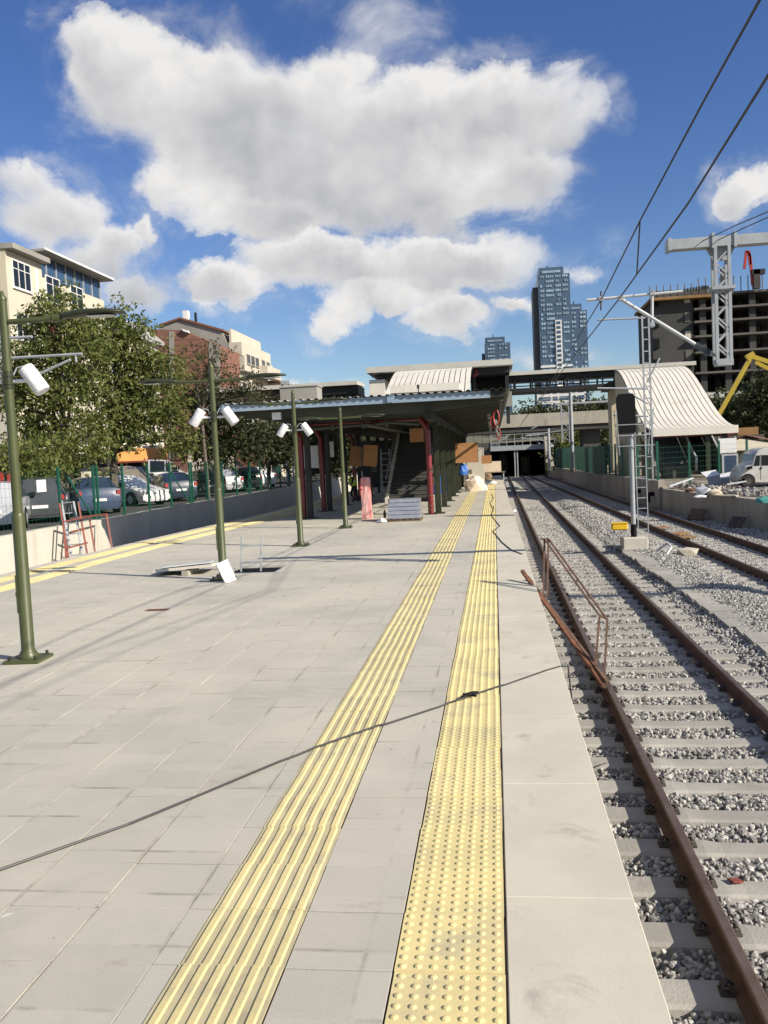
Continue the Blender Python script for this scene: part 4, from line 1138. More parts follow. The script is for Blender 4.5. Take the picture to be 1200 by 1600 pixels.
for x in (XB - .65, XA + 3.0): sp(MB().box(x - .11, x + .11, 49.25, 49.47, -.1, 2.45), 'post', 'steel_green')
sp(MB().tube([(XB - .45, 49.4, -.1), (XB - .45, 49.4, 2.4)], .07, 10), 'downpipe', 'red_pipe', True)
sp(MB().box(XA + .1, XB - .1, 49.25, 49.4, 2.3, 2.43), 'edge_beam', 'red_primer')
shell('stair_shell', 'white ribbed curved stair roof rising above the platform canopy', at(622, 578, 55).x, at(738, 573, 55).x, 55.5, 40.5, at(690, 574, 54).z, 3.9, 15, edge=.1)

part(MB().box(-8.7, -4.75, 56.5, 61, .002, 3.05), 'dark_backdrop_block', 'steel_black', hl)  # dark block added under the hall to darken the view below the canopy
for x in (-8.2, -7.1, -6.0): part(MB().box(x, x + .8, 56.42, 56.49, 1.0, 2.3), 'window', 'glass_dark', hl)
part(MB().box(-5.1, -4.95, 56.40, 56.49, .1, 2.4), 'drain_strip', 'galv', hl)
part(MB().box(-4.74, -2.9, 58.5, 61, .002, 3.05), 'dark_backdrop_side', 'concrete_dark', hl)  # narrower part of the added dark backdrop
# ================================================================== road overpass, tunnel
ov = empty('road_overpass', (4, 86, 0)); tag(ov, 'low concrete road overpass crossing behind the footbridge', 'overpass')
part(MB().box(-16, 13.5, 85, 91, 3.7, 4.75), 'deck', 'concrete_dark', ov)
part(MB().box(-16, 13.6, 84.8, 84.98, 4.2, 5.4), 'parapet', 'concrete', ov)
part(MB().box(8.6, 10.2, 86, 90, -.1, 3.7), 'pier', 'concrete_dark', ov)
part(MB().box(-12, -10, 86, 90, -1.4, 3.7), 'pier', 'concrete', ov)
tn = empty('tunnel_portal', (3, 102, -1.4)); tag(tn, 'concrete tunnel mouth with pale top beam at the end of tracks', 'tunnel')
part(MB().box(-14, -.4, 102, 103, -1.4, 3.0), 'wing_wall', 'concrete_dark', tn)
part(MB().prism([(5.9, -1.4), (6.9, -1.4), (6.2, 3.4), (5.7, 3.4)], 'y', 100.5, 103), 'end_pier', 'concrete_pale', tn)
part(MB().box(6.9, 60, 102.3, 103, -1.4, 3.1), 'wing_wall', 'concrete_dark', tn)
part(MB().box(-.4, 5.9, 101.6, 102.6, 2.0, 2.55), 'top_beam', 'galv', tn)
part(MB().box(-.4, 5.9, 102.6, 150, 2.0, 2.6), 'tunnel_roof', 'concrete_dark', tn)
part(MB().box(-.7, -.42, 103.0, 150, -1.4, 2.6), 'tunnel_wall', 'concrete_dark', tn)
part(MB().box(5.92, 6.2, 103.0, 150, -1.4, 2.6), 'tunnel_wall', 'concrete_dark', tn)
part(MB().box(-.7, 6.2, 150, 150.4, -1.4, 2.6), 'tunnel_dark_end', 'black', tn)  # black wall stands for the darkness deeper in the tunnel
for x in (2.35, 2.65): part(MB().box(x - .07, x + .07, 101.8, 102.1, -1.2, 2.0), 'center_post', 'galv', tn)
for x in (1.2, 4.0): part(MB().lathe([(.62, 0), (.62, 2.8)], (x - .1, 112, -1.1), 18), 'inner_column', 'concrete_pale', tn, True)
x = -.3
while x < 6: part(MB().bar((x, 101.9, 2.55), (x, 101.9, 3.85), .06), 'railing_post', 'galv', tn); x += .9
for z in (3.3, 3.85): part(MB().bar((-.4, 101.9, z), (6, 101.9, z), .05), 'railing_bar', 'galv', tn)
part(MB().bar((.2, 101.8, 2.8), (2.8, 101.8, 4.4), .07), 'brace', 'galv', tn)

# ================================================================== overhead line
def lattice(par, x, y, z0, z1, w, wd, leg=.05, step=.5, flat=True, name='lattice_bar', m_='galv', zig=True):
    """two-chord lattice post in the X direction"""
    L = par.location
    def B(a, b, t_): return MB().bar(Vector(a) - L, Vector(b) - L, t_, t_ * .8).build(name, m_, par)
    for dx in (-w / 2, w / 2):
        for dy in ((-wd / 2, wd / 2) if wd else (0,)):
            MB().bar(Vector((x + dx, y + dy, z0)) - L, Vector((x + dx, y + dy, z1)) - L, leg, leg).build('chord', m_, par)
    z = z0 + .1; k = 0
    while z + step < z1 + .05:
        for dy in ((-wd / 2, wd / 2) if wd else (0,)):
            if zig:
                s = 1 if k % 2 else -1
                B((x - s * w / 2, y + dy, z), (x + s * w / 2, y + dy, z + step), leg * .6)
            else: B((x - w / 2, y + dy, z), (x + w / 2, y + dy, z), leg * .8)
        z += step; k += 1


GY = 14.0
gt = empty('catenary_gantry', (3.5, GY, 5)); tag(gt, 'galvanized overhead line gantry beam with lattice drop post at right', 'gantry')
GL = Vector(gt.location)
zb = 4.93
mb = MB().prism([(GY - .11, zb), (GY + .11, zb), (GY + .11, zb + .13), (GY + .05, zb + .15), (GY - .11, zb + .15)], 'x', 2.78, 13.5)
o = mb.build('beam', 'galv', gt); o.location = -GL
o = MB().box(2.74, 2.79, GY - .13, GY + .13, zb - .015, zb + .165).build('end_plate', 'galv', gt); o.location = -GL
lattice(gt, 3.53, GY, 3.18, zb, .20, .18, .045, .2)
o = MB().box(3.36, 3.70, GY - .16, GY + .16, 4.28, 4.33).build('flange', 'galv', gt); o.location = -GL
o = MB().box(3.42, 3.66, GY - .11, GY + .11, 3.14, 3.24).build('foot_box', 'galv', gt); o.location = -GL
o = MB().prism([(3.3, zb + .02), (3.75, zb + .02), (3.65, zb - .2), (3.42, zb - .2)], 'y', GY - .02, GY + .02).build('gusset', 'galv', gt); o.location = -GL
for x in (3.40, 3.72): 
    o = MB().box(x - .02, x + .02, GY - .13, GY + .13, zb - .03, zb + .20).build('clamp_plate', 'galv', gt); o.location = -GL
o = MB().box(13.2, 13.8, GY - .3, GY + .3, -1.2, zb + .2).build('mast', 'galv', gt); o.location = -GL
# cantilever over the nearer track
ca = empty('cantilever_arm', (3.33, GY, 3.3)); tag(ca, 'pale tubular cantilever with ribbed insulators holding the contact wire', 'cantilever arm')
CL = Vector(ca.location)
def cpart(mb, name, m_, smooth=True):
    o = mb.build(name, m_, ca, smooth=smooth); o.location = -CL; return o
pa, pb = at(968, 466, GY), at(1086, 538, GY); pc = at(1109, 553, GY)
cpart(MB().tube([pa, pb], .028, 10), 'strut', 'galv_pale')
ribs = []
def insul(name, p, q_, r0, r1, n):
    prof_p = []; rs = []
    for k in range(2 * n + 1): prof_p.append(p.lerp(q_, k / (2 * n))); rs.append(r1 if k % 2 else r0)
    cpart(MB().tube(prof_p, rs, 10), name, 'insulator', False)
insul('insulator', pb, pc, .028, .06, 8)
p1, p2, p3 = at(917, 469, GY), at(1068, 455, GY), at(1105, 449, GY)
cpart(MB().tube([p1, p2], .022, 10), 'top_tube', 'galv_pale')
insul('insulator', p2, p3, .022, .045, 8)
cpart(MB().tube([at(1019, 453, GY), at(1019, 512, GY)], .022, 8), 'drop_tube', 'galv_pale')
for p in ((1019, 458), (1019, 507), (970, 466), (939, 467)):
    c = at(p[0], p[1], GY); cpart(MB().box(c.x - .035, c.x + .035, GY - .04, GY + .04, c.z - .035, c.z + .035), 'clamp', 'galv', False)
cpart(MB().tube([at(939, 455, GY), at(939, 485, GY)], .014, 6), 'wire_clamp', 'wire')
cpart(MB().bar(p3, Vector((3.45, GY, p3.z)), .04), 'bracket', 'galv', False); cpart(MB().bar(pc, Vector((3.45, GY, pc.z - .03)), .05), 'bracket', 'galv', False)

def wire(name, pts, r_, label):
    o = MB().tube([tuple(p) for p in pts], r_, 6).build(name, 'wire'); tag(o, label, 'wire'); return o
ca_y = [(1.62, -6, 4.75), at(1187, 0, 5.5), at(1100, 157, 7.2), at(1000, 345, 10.3), at(940, 467, GY), (1.9, 30, 4.1), (2.0, 60, 3.9), (2.2, 100, 3.6)]
wire('messenger_wire', ca_y, .010, 'thin upper overhead wire running from top right corner to the cantilever')
wire('contact_wire', [(1.75, -6, 4.3), at(1200, 118, 6), at(1075, 318, 9.3), at(968, 466, GY), (2.05, 30, 4.2), (2.1, 60, 4.0), (2.25, 100, 3.7)], .011, 'thin lower overhead contact wire crossing the right of the sky')
wire('dropper_wire', [at(1000, 345, 10.3), at(998, 380, 10.8), at(995, 428, 11.6)], .009, 'short vertical dropper joining the two overhead wires')
wire('feeder_wire', [at(1095, 378, 14), at(1150, 352, 12), at(1230, 318, 10), (3.3, 4, 5.35), (3.2, -8, 5.7)], .007, 'feeder wire rising right from the gantry, upper of two')
wire('feeder_wire', [at(1120, 376, 14), at(1165, 355, 12), at(1240, 322, 10), (3.75, 4, 5.3), (3.9, -8, 5.6)], .007, 'feeder wire rising right from the gantry, lower of two')

# slender lattice mast on the far wall
def mast(px, Y, zb_, ztop, label, w=.30, step=.55, arms=()):
    b = at(px, 740, Y); t = empty('catenary_mast', (b.x, Y, zb_)); tag(t, label, 'mast', 'overhead line masts')
    lattice(t, b.x, Y, zb_, ztop, w, 0, .075, step, zig=False)
    for (dx, dz, dz2) in arms:
        MB().tube([(0, 0, dz - zb_), (dx, 0, dz2 - zb_)], .045, 8).build('arm', 'galv', t)
    return t
mast(1015, 42.5, .2, 8.0, 'slender ladder-like grey mast rising before the white stair shell', arms=((-2.3, 4.6, 4.75), (-1.6, 3.3, 3.45), (-.9, 3.9, 4.5), (.6, 4.9, 6.0), (-2.2, 7.9, 7.95)))
for (px, Y, zb_, zt, lab) in ((893, 72, 0., 6.6, 'thin grey round mast behind the footbridge, right of two'), (857, 84, -.1, 3.9, 'thin grey round mast near the tunnel, left of two')):
    b = at(px, 730, Y); t = empty('catenary_pole', (b.x + .1, Y, zb_)); tag(t, lab, 'mast', 'overhead line masts')
    MB().lathe([(.16, 0), (.13, zt - zb_)], n=12).build('pole', 'galv', t, smooth=True)
    MB().lathe([(.28, 0), (.25, .35)], n=10).build('footing', 'concrete', t)
    MB().bar((0, 0, zt - zb_ - 1.2), (-2.6, 0, zt - zb_ - .7), .07).build('arm', 'galv', t)
    MB().bar((0, 0, zt - zb_ - .5), (-2.2, 0, zt - zb_ - .6), .06).build('arm', 'galv', t)
t = empty('catenary_gantry', (4, 74, 6)); tag(t, 'distant grey gantry with hanging lattice post below the footbridge', 'gantry')
bz = at(900, 630, 74).z
o = MB().box(1.2, 14 - 4, -.08, .08, bz - 6 - .06, bz - 6 + .10).build('beam', 'galv', t)
b = at(883, 640, 74)
lattice(t, b.x, 74, at(883, 692, 74).z, bz, .62, 0, .12, .55)
o = MB().bar(Vector((b.x, 74, at(883, 672, 74).z)) - t.location, at(822, 680, 74) - t.location, .08).build('arm', 'galv', t)
o = MB().bar(Vector((b.x, 74, at(883, 645, 74).z)) - t.location, at(830, 670, 74) - t.location, .08).build('arm', 'galv', t)
o = MB().box(9.7, 10.1, -.2, .2, -6, bz - 6).build('post', 'galv', t)
# grey mast beyond the canopy on the left
lt = empty('catenary_mast', (at(446, 600, 58).x, 58, -1.2)); tag(lt, 'grey lattice mast seen above and below the left canopy edge', 'mast', 'overhead line masts')
lattice(lt, lt.location.x, 58, -1.2, 7.3, .45, 0, .11, .8, zig=False)
MB().bar((-.3, 0, 8.5), (.3, 0, 8.5), .25).build('cap', 'galv', lt)
# tubes from a mast outside the left edge
t = empty('cantilever_arm', (-14.2, 20.5, 3.5)); tag(t, 'grey cantilever tubes entering from the left in front of tree', 'cantilever arm')
for (p, q_) in (((-60, 564), (128, 553)), ((-60, 533), (50, 526)), ((60, 585), (110, 562)), ((-60, 545), (5, 542))):
    MB().tube([at(p[0], p[1], 20.5) - t.location, at(q_[0], q_[1], 20.5) - t.location], .035, 8).build('tube', 'galv', t, smooth=True)
o = MB().bar(at(-60, 640, 20.5) - t.location, at(-60, 480, 20.5) - t.location, .2).build('mast', 'galv', t)
MB().tube([at(118, 553, 20.5) - t.location, at(119, 566, 20.5) - t.location], .025, 6).build('hook', 'galv', t)

# ================================================================== signal
sg = empty('railway_signal', (3.86, 25.4, -.98)); tag(sg, 'tall railway signal with black head and ladder between the tracks', 'signal')
MB().box(-.34, .34, -.34, .34, -.15, .36).build('concrete_base', 'concrete_pale', sg, bevel=.02)
MB().lathe([(.085, .36), (.085, .72)], n=14).build('sleeve', 'black', sg, smooth=True)
MB().lathe([(.066, .72), (.062, 3.35)], n=14).build('pole', 'galv', sg, smooth=True)
hz = 3.30
hd = MB().prism([(-.20, 0), (.20, 0), (.25, .06), (.25, 1.02), (.19, 1.12), (-.19, 1.12), (-.25, 1.02), (-.25, .06)], 'y', -.10, .10).build('signal_head', 'black', sg, (-.12, 0, hz))
for k in range(4): MB().tube([(-.0, .10, .18 + k * .25), (0, .28, .20 + k * .25)], .075, 12).build('lens_hood', 'black', hd)
for sx in (.16, .44): MB().bar((sx, .18, .2), (sx - .03, .16, 3.95), .025).build('ladder_stile', 'galv', sg)
for k in range(11): MB().bar((.16, .18, .55 + k * .3), (.43, .18, .55 + k * .3), .022).build('ladder_rung', 'galv', sg)
for (dx, z) in ((.0, 3.55), (.0, 3.25), (0, 2.95)):
    MB().bar((-.40, -.1, z), (.62, -.1, z), .022).bar((-.40, -.1, z), (-.40, .35, z), .022).bar((.62, -.1, z), (.62, .35, z), .022).bar((-.40, .35, z), (.62, .35, z), .022).build('cage_hoop', 'galv', sg)
for (x, y) in ((-.40, -.1), (.62, -.1), (.62, .35), (-.4, .35)): MB().bar((x, y, 4.0), (x * .85, y, 2.7), .02).build('cage_bar', 'galv', sg)
yb = empty('junction_box', (3.45, 25.3, -.98)); tag(yb, 'bright yellow junction box on legs beside the signal base', 'junction box')
MB().box(-.22, .22, -.12, .12, .58, .76).build('box', 'yellow_paint', yb, bevel=.03)
MB().box(-.24, .24, -.135, .135, .762, .79).build('lid', 'yellow_paint', yb, bevel=.012)
for sx in (-.15, .15): MB().bar((sx, 0, -.05), (sx, 0, .58), .035).build('leg', 'galv', yb)
o = MB().tube([(4.35, 24.6, -.95), (4.6, 24.4, -.72), (4.62, 24.0, -.80), (4.45, 23.8, -.98)], .03, 8).build('drain_hose', 'galv_pale'); tag(o, 'short grey hose looping out of the ballast near signal', 'hose')
lump('stone_heap', (5.0, 23.9, -1.0), (.35, .3, .22), 'concrete', 'small broken concrete lump in ballast right of the signal', 'rubble', 31, 1)
for i, (x, y, s) in enumerate(((5.75, 32.2, .35), (5.95, 29.8, .42), (6.0, 28.7, .3))):
    o = MB().box(-s, s, -.25, .25, 0, .03).build('plank', 'formwork', None, (x, y, -1.03), (0, 0, R(15 + 40 * i))); tag(o, ['orange wooden board between the far rails, farthest', 'orange wooden board between the far rails, widest', 'small orange wooden board between the far rails, nearest'][i], 'board')
o = MB().box(-.045, .045, -.03, .03, 0, .012).build('red_marker', 'red_primer', None, (1.55, 6.12, -1.065), (0, .2, .5)); tag(o, 'small red scrap beside the near rail', 'scrap')
o = MB().box(-.4, .4, -.02, .02, 0, .5).build('steel_plate', 'rust_brown', None, (7.65, 35.2, -1.05), (R(-35), 0, R(-60))); tag(o, 'rusty plate leaning against the foot of rough wall', 'plate')
o = MB().box(-.3, .3, -.02, .02, 0, .45).build('steel_plate', 'debris_dark', None, (8.2, 31.6, -1.05), (R(-40), 0, R(-60))); tag(o, 'dark scrap plate leaning on rough wall, nearer one', 'plate')
for (x, y) in ((7.33, 45.5), (7.38, 42.2)):
    o = MB().tube([(x + .1, y, -.35), (x - .18, y, -.36), (x - .26, y, -.5), (x - .26, y, -.75)], .11, 10).build('drain_pipe', 'black', None, smooth=True); tag(o, 'black drain pipe elbow coming out of the far wall, ' + ('left of two' if y > 44 else 'right of two'), 'pipe')

# ================================================================== fences
def mesh_fence_panel(w, h, dz):
    mb = MB(); 
    n = int(w / .2)
    for k in range(n + 1): mb.bar((0, k * w / n, .05), (0, k * w / n, h), .004)
    z = .05
    while z <= h: mb.bar((0, 0, z), (0, w, z), .006); z += .25
    return mb
fw = empty('car_park_fence', (-13.62, 30, .3)); tag(fw, 'dark green wire mesh fence with steel posts along the car park', 'fence')
y = 14.0; k = 0
PM = MB().box(-.035, .035, -.035, .035, 0, 1.85).mesh('post', 'green_fence'); WM = mesh_fence_panel(2.3, 1.78, 0).mesh('mesh_panel', 'green_fence')
while y < 64:
    put('post', PM, fw, (0, y - 30, 0)); put('mesh_panel', WM, fw, (.0, y - 30 + .03, 0))
    if k % 4 == 2:
        MB().bar((-.03, 0, .0), (-.9, .0, 1.5), .05).build('brace', 'green_fence', fw, (0, y - 30, 0))
        put('post', PM, fw, (0, y - 30 + .28, 0))
    y += 2.37; k += 1
fe = empty('louvre_fence', (6.9, 60, .1)); tag(fe, 'green slatted fence panels on top of the far concrete wall', 'fence')
SLT = MB().box(-.03, .03, -.055, .055, 0, 1.9).mesh('slat', 'green_panel'); 
y = 58.0
while y < 97:
    put('slat', SLT, fe, (plin(WF, y) + .12 - 6.9, y - 60, .0)); y += .17
for y in range(58, 98, 3): MB().box(-.05, .05, -.05, .05, 0, 2.0).build('post', 'green_fence', fe, (plin(WF, y) + .2 - 6.9, y - 60, 0))
fm = empty('yard_fence', (7.5, 50, .1)); tag(fm, 'dark green mesh fence between the far wall and stair shell', 'fence')
WM2 = mesh_fence_panel(2.4, 1.9, 0).mesh('mesh_panel', 'green_fence')
PM2 = MB().box(-.05, .05, -.05, .05, 0, 2.0).mesh('post', 'green_fence')
y = 42.0
while y < 57:
    an = -math.atan(-.025); put('post', PM2, fm, (plin(WF, y) + .15 - 7.5, y - 50, 0)); put('mesh_panel', WM2, fm, (plin(WF, y) + .15 - 7.5, y - 50, 0), (0, 0, .025)); y += 2.4
x = 7.6
while x < 13.6:
    put('post', PM2, fm, (x - 7.5, 42.2 + (x - 7.6) * .9 - 50, -.1)); put('mesh_panel', WM2, fm, (x - 7.5, 42.2 + (x - 7.6) * .9 - 50, -.1), (0, 0, -math.atan(1 / .9))); x += 1.78

# ================================================================== vehicles
def car(style, paint, loc, rz, label, cat='car', L=4.2, Wd=1.74, H=1.45, wheel_paint='galv', group='cars parked behind the wall', plate=True):
    """nose points along -Y of the car's own axes before rotation"""
    t = empty('parked_car' if cat == 'car' else 'van', loc, rz); tag(t, label, cat, group)
    hw = Wd / 2
    # stations along the length: (y, belt z, top z, half width at belt, half width at top)
    if style == 'hatch':
        S = [(0, .62, .66, .80, .74), (.06, .72, .76, .90, .84), (.28, .88, .95, .97, .86), (.42, .92, 1.22, 1.0, .80), (.50, .94, 1.42, 1.0, .74), (.70, .95, 1.45, 1.0, .73), (.89, .95, 1.40, .98, .72), (.985, .92, .98, .95, .84), (1.0, .66, .72, .90, .84)]
        cab = (2, 7)
    elif style == 'sedan':
        S = [(0, .60, .63, .80, .74), (.05, .70, .74, .92, .84), (.27, .86, .92, .98, .86), (.38, .90, 1.18, 1.0, .80), (.46, .91, 1.38, 1.0, .72), (.62, .92, 1.42, 1.0, .71), (.73, .93, 1.34, 1.0, .72), (.84, .94, 1.00, .99, .82), (.97, .93, .98, .95, .84), (1.0, .66, .72, .90, .82)]
        cab = (2, 7)
    elif style == 'mpv':
        S = [(0, .66, .72, .84, .76), (.05, .80, .86, .94, .84), (.16, .98, 1.06, .98, .86), (.28, 1.02, 1.45, 1.0, .82), (.36, 1.04, 1.74, 1.0, .78), (.60, 1.05, 1.80, 1.0, .78), (.94, 1.05, 1.77, 1.0, .78), (.985, 1.0, 1.45, .97, .84), (1.0, .70, .80, .95, .88)]
        cab = (2, 7)
    else:  # panel van
        S = [(0, .80, .86, .86, .80), (.04, 1.0, 1.06, .94, .86), (.13, 1.16, 1.26, .98, .88), (.22, 1.18, 1.75, 1.0, .86), (.29, 1.2, 2.02, 1.0, .82), (.45, 1.2, 2.10, 1.0, .82), (.95, 1.2, 2.08, 1.0, .84), (.99, 1.15, 1.95, .98, .86), (1.0, .8, .9, .96, .9)]
        cab = (2, 7)
    k = H / max(s[2] for s in S); vs = []; fs = []; npt = 10
    def ringpt(i):
        y, zb_, zt, wb, wt = S[i]; Y = (y - .5) * L
        zb2, zt2 = max(zb_ * k, .4), zt * k
        wb2, wt2 = hw * wb, hw * wt * (1 if zt - zb_ < .2 else 1)
        half = [(wb2 * .90, .20), (wb2, .36), (wb2 * 1.0, zb2), (wt2, zt2 - .015), (wt2 * .55, zt2 + .03)]
        return [(x, Y, z) for x, z in half] + [(-x, Y, z) for x, z in half[::-1]]
    for i in range(len(S)): vs += ringpt(i)
    for i in range(len(S) - 1):
        for q_ in range(npt): fs.append((i * npt + q_, i * npt + (q_ + 1) % npt, (i + 1) * npt + (q_ + 1) % npt, (i + 1) * npt + q_))
    fs += [tuple(range(npt)), tuple(range((len(S) - 1) * npt, len(S) * npt))]
    MB().raw(vs, fs).build('body', paint, t, smooth=True)
    # glass laid 6 mm proud of the body between belt and roof
    def quad(a, b, c, d, inset):
        ctr = (a + b + c + d) / 4; P = [p + (ctr - p) * inset for p in (a, b, c, d)]
        n_ = (P[1] - P[0]).cross(P[3] - P[0]).normalized()
        if n_.dot(ctr - Vector((0, 0, H * .5))) < 0: n_ = -n_
        return [p + n_ * .012 for p in P]
    V = [Vector(p) for p in vs]
    i0, i1 = cab
    for side in (0, 1):
        for i in range(i0, i1):
            if S[i][2] - S[i][1] < .15 and S[i + 1][2] - S[i + 1][1] < .2: continue
            if style == 'van' and i >= 5: continue
            a0, a1 = (2, 3) if side == 0 else (7, 6)
            P = quad(V[i * npt + a0], V[(i + 1) * npt + a0], V[(i + 1) * npt + a1], V[i * npt + a1], .10)
            MB().raw(P, [(0, 1, 2, 3)]).build('side_window', 'glass_dark', t)
    # windscreen and rear window
    for (i, nm) in ((i0, 'windscreen'), (i0 + 1, 'windscreen'), (i1 - 1, 'rear_window')):
        P = quad(V[i * npt + 3], V[(i + 1) * npt + 3], V[(i + 1) * npt + 6], V[i * npt + 6], .07)
        MB().raw(P, [(0, 1, 2, 3)]).build(nm, 'glass_dark', t)
    # wheels
    r_ = .31 if cat == 'car' else .36
    for (yy_, sd) in ((-.31, 1), (-.31, -1), (.30, 1), (.30, -1)):
        c = (sd * (hw - .085), yy_ * L, r_)
        MB().tube([(sd * (hw - .2), c[1], r_ + .02), (sd * (hw + .004), c[1], r_ + .02)], r_ * 1.17, 18).build('wheel_arch', 'black', t)
        wh = MB().tube([(c[0] - .10, c[1], r_), (c[0] + .10, c[1], r_)], r_, 18).build('wheel', 'rubber', t)
        MB().tube([(c[0] + sd * .101, c[1], r_), (c[0] + sd * .106, c[1], r_)], r_ * .62, 14).build('rim', wheel_paint, wh)
    zb0, zb1 = S[1][1] * k, S[-2][1] * k
    for sd in (1, -1):
        MB().box(sd * hw * .62 - .16, sd * hw * .62 + .16, -L * .5 - .015, -L * .5 + .12, zb0 * .82, zb0 * .82 + .13).build('headlight', 'lens', t)
        MB().box(sd * hw * .84 - .08, sd * hw * .84 + .08, L * .5 - .13, L * .5 + .012, zb1 * .80, zb1 * .80 + .17, top=(.7, 1)).build('tail_light', 'red_bright', t)
        MB().box(sd * (hw * .98 + .10) - .09, sd * (hw * .98 + .10) + .09, -L * .16, -L * .13, zb1 * 1.02, zb1 * 1.02 + .12).build('mirror', 'black', t)
    MB().box(-hw * .9, hw * .9, -L * .5 - .03, -L * .5 + .15, .26, .46).build('front_bumper', paint, t); MB().box(-hw * .9, hw * .9, L * .5 - .15, L * .5 + .03, .28, .50).build('rear_bumper', paint, t)
    if plate: MB().box(-.26, .26, L * .5 + .032, L * .5 + .04, .52, .63).build('plate', 'board_white', t)
    return t


for nm, c in (('p_silver', (.42, .43, .45)), ('p_grey', (.055, .058, .062)), ('p_blue', (.035, .055, .11)), ('p_white', (.70, .70, .69)), ('p_beige', (.20, .165, .125)), ('p_black', (.012, .012, .014)), ('p_green', (.03, .05, .045)), ('p_dkblue', (.02, .03, .06))):
    mat(nm, c, None, rough=.28, spec=.5, coat=.6)
PL = .252
def carpx(style, paint, px, X, rz, label, **kw):
    p = atx(px[0], px[1], -X); car(style, paint, (-X, p.y, PL), R(rz), label, **kw)
# rear ends face the camera / the tracks (rear = +Y of the car, so rz ~ 180 turns it to the camera)
carpx('hatch', 'p_silver', (2, 800), 16.3, 205, 'silver hatchback cut by the left picture edge', H=1.5)
carpx('hatch', 'p_grey', (70, 800), 16.4, 205, 'dark grey hatchback with red tail light behind the front lamp post', H=1.55)
carpx('sedan', 'p_blue', (142, 795), 16.6, 215, 'blue saloon car behind the red trestle', H=1.46, L=4.5)
carpx('hatch', 'p_white', (202, 790), 17.3, 60, 'white car nose showing between blue saloon and beige van', H=1.4)
carpx('mpv', 'p_beige', (198, 775), 20.0, 50, 'beige brown people carrier parked behind the fence', H=1.85, L=4.6, Wd=1.85)
carpx('sedan', 'p_dkblue', (268, 778), 16.6, 215, 'dark blue saloon with pale roof reflection in the shade', H=1.42)  # mid-row cars get darker paint to stand for the shade on them
carpx('hatch', 'p_grey', (316, 775), 16.8, 215, 'dark grey hatchback right of the dark blue saloon', H=1.45)
carpx('hatch', 'p_green', (345, 760), 20.5, 60, 'dark green car partly behind the second lamp post', H=1.5)
carpx('hatch', 'p_black', (376, 768), 16.6, 215, 'black hatchback with glowing red tail light', H=1.5)
carpx('sedan', 'p_white', (400, 765), 17.0, 215, 'white saloon last in the row by the hut', H=1.4)
carpx('sedan', 'p_white', (250, 752), 24.0, 215, 'old white saloon in the second row in front of shops', H=1.36)
carpx('mpv', 'p_black', (75, 772), 20.5, 120, 'black off-roader in the second row near the tree trunks', H=1.8)
carpx('mpv', 'p_silver', (248, 740), 25.3, 100, 'pale delivery van before the orange shop', H=2.3, L=5)
carpx('sedan', 'p_silver', (346, 775), 17.0, 215, 'silver saloon half hidden by the second lamp post', H=1.4)
carpx('hatch', 'p_grey', (222, 757), 23.5, 150, 'grey hatchback in the second row behind beige van', H=1.5)
# white van on the east yard
YV = 38.6
vn = empty('van', gp(1168, 762, -.06)); tag(vn, 'dirty white delivery van cut by the right picture edge', 'van')
LV = Vector(vn.location)
mat('p_van', (.56, .555, .53), (.48, .47, .44), 1.5, .4, c3=(.33, .30, .25), s3=1.2, t3=(.5, .75), coat=.3)
def vp(x, y): q_ = at(x, y, YV) - LV; return (q_.x, q_.z)
y0v = YV - LV.y
body = [vp(*q_) for q_ in ((1158, 755), (1156.5, 747), (1158, 740), (1163, 730), (1168, 727.5), (1174.5, 726), (1177, 717), (1180, 708), (1186, 703), (1194, 700.5), (1204, 699.5), (1290, 696), (1296, 706), (1298, 752), (1222, 755))]
MB().prism(body, 'y', y0v, y0v + 1.75).build('body', 'p_van', vn, smooth=True, bevel=.05)
def vwin(pts, name='side_window', m_='glass_dark', d=.012): MB().prism([vp(*q_) for q_ in pts], 'y', y0v - d, y0v - .002).build(name, m_, vn)
vwin(((1177.5, 728), (1187, 727.5), (1187.5, 711.5), (1182, 711.5)))
vwin(((1190, 727.5), (1205, 727), (1205, 711), (1190, 711)))
vwin(((1208, 727), (1232, 726), (1232, 710), (1208, 711)))
vwin(((1188.2, 750), (1188.9, 750), (1189.2, 710), (1188.6, 710)), 'door_seam', 'debris_dark', .006)
vwin(((1188, 733), (1190.5, 733), (1190.5, 730), (1188, 730)), 'door_handle', 'black', .03)
vwin(((1158, 754), (1164, 755), (1164, 748), (1157, 747)), 'bumper', 'debris_dark', .03)
vwin(((1166, 733), (1174, 732.5), (1174, 728), (1168, 729)), 'mirror', 'black', .16)
MB().prism([vp(1175, 725), vp(1178.5, 709.5), vp(1180, 709), vp(1176.5, 725)], 'y', y0v + .1, y0v + 1.6).build('windscreen', 'glass_dark', vn)
for wx in (1168.5, 1262):
    c = vp(wx, 752); rw = 9.5 * YV / FPX
    MB().tube([(c[0], y0v - .012, c[1] + .02), (c[0], y0v + .25, c[1] + .02)], rw * 1.13, 20).build('wheel_arch', 'black', vn)
    w_ = MB().tube([(c[0], y0v - .03, c[1]), (c[0], y0v + .18, c[1])], rw, 20).build('wheel', 'rubber', vn)
    MB().tube([(c[0], y0v - .036, c[1]), (c[0], y0v - .03, c[1])], rw * .55, 14).build('rim', 'debris_dark', w_)

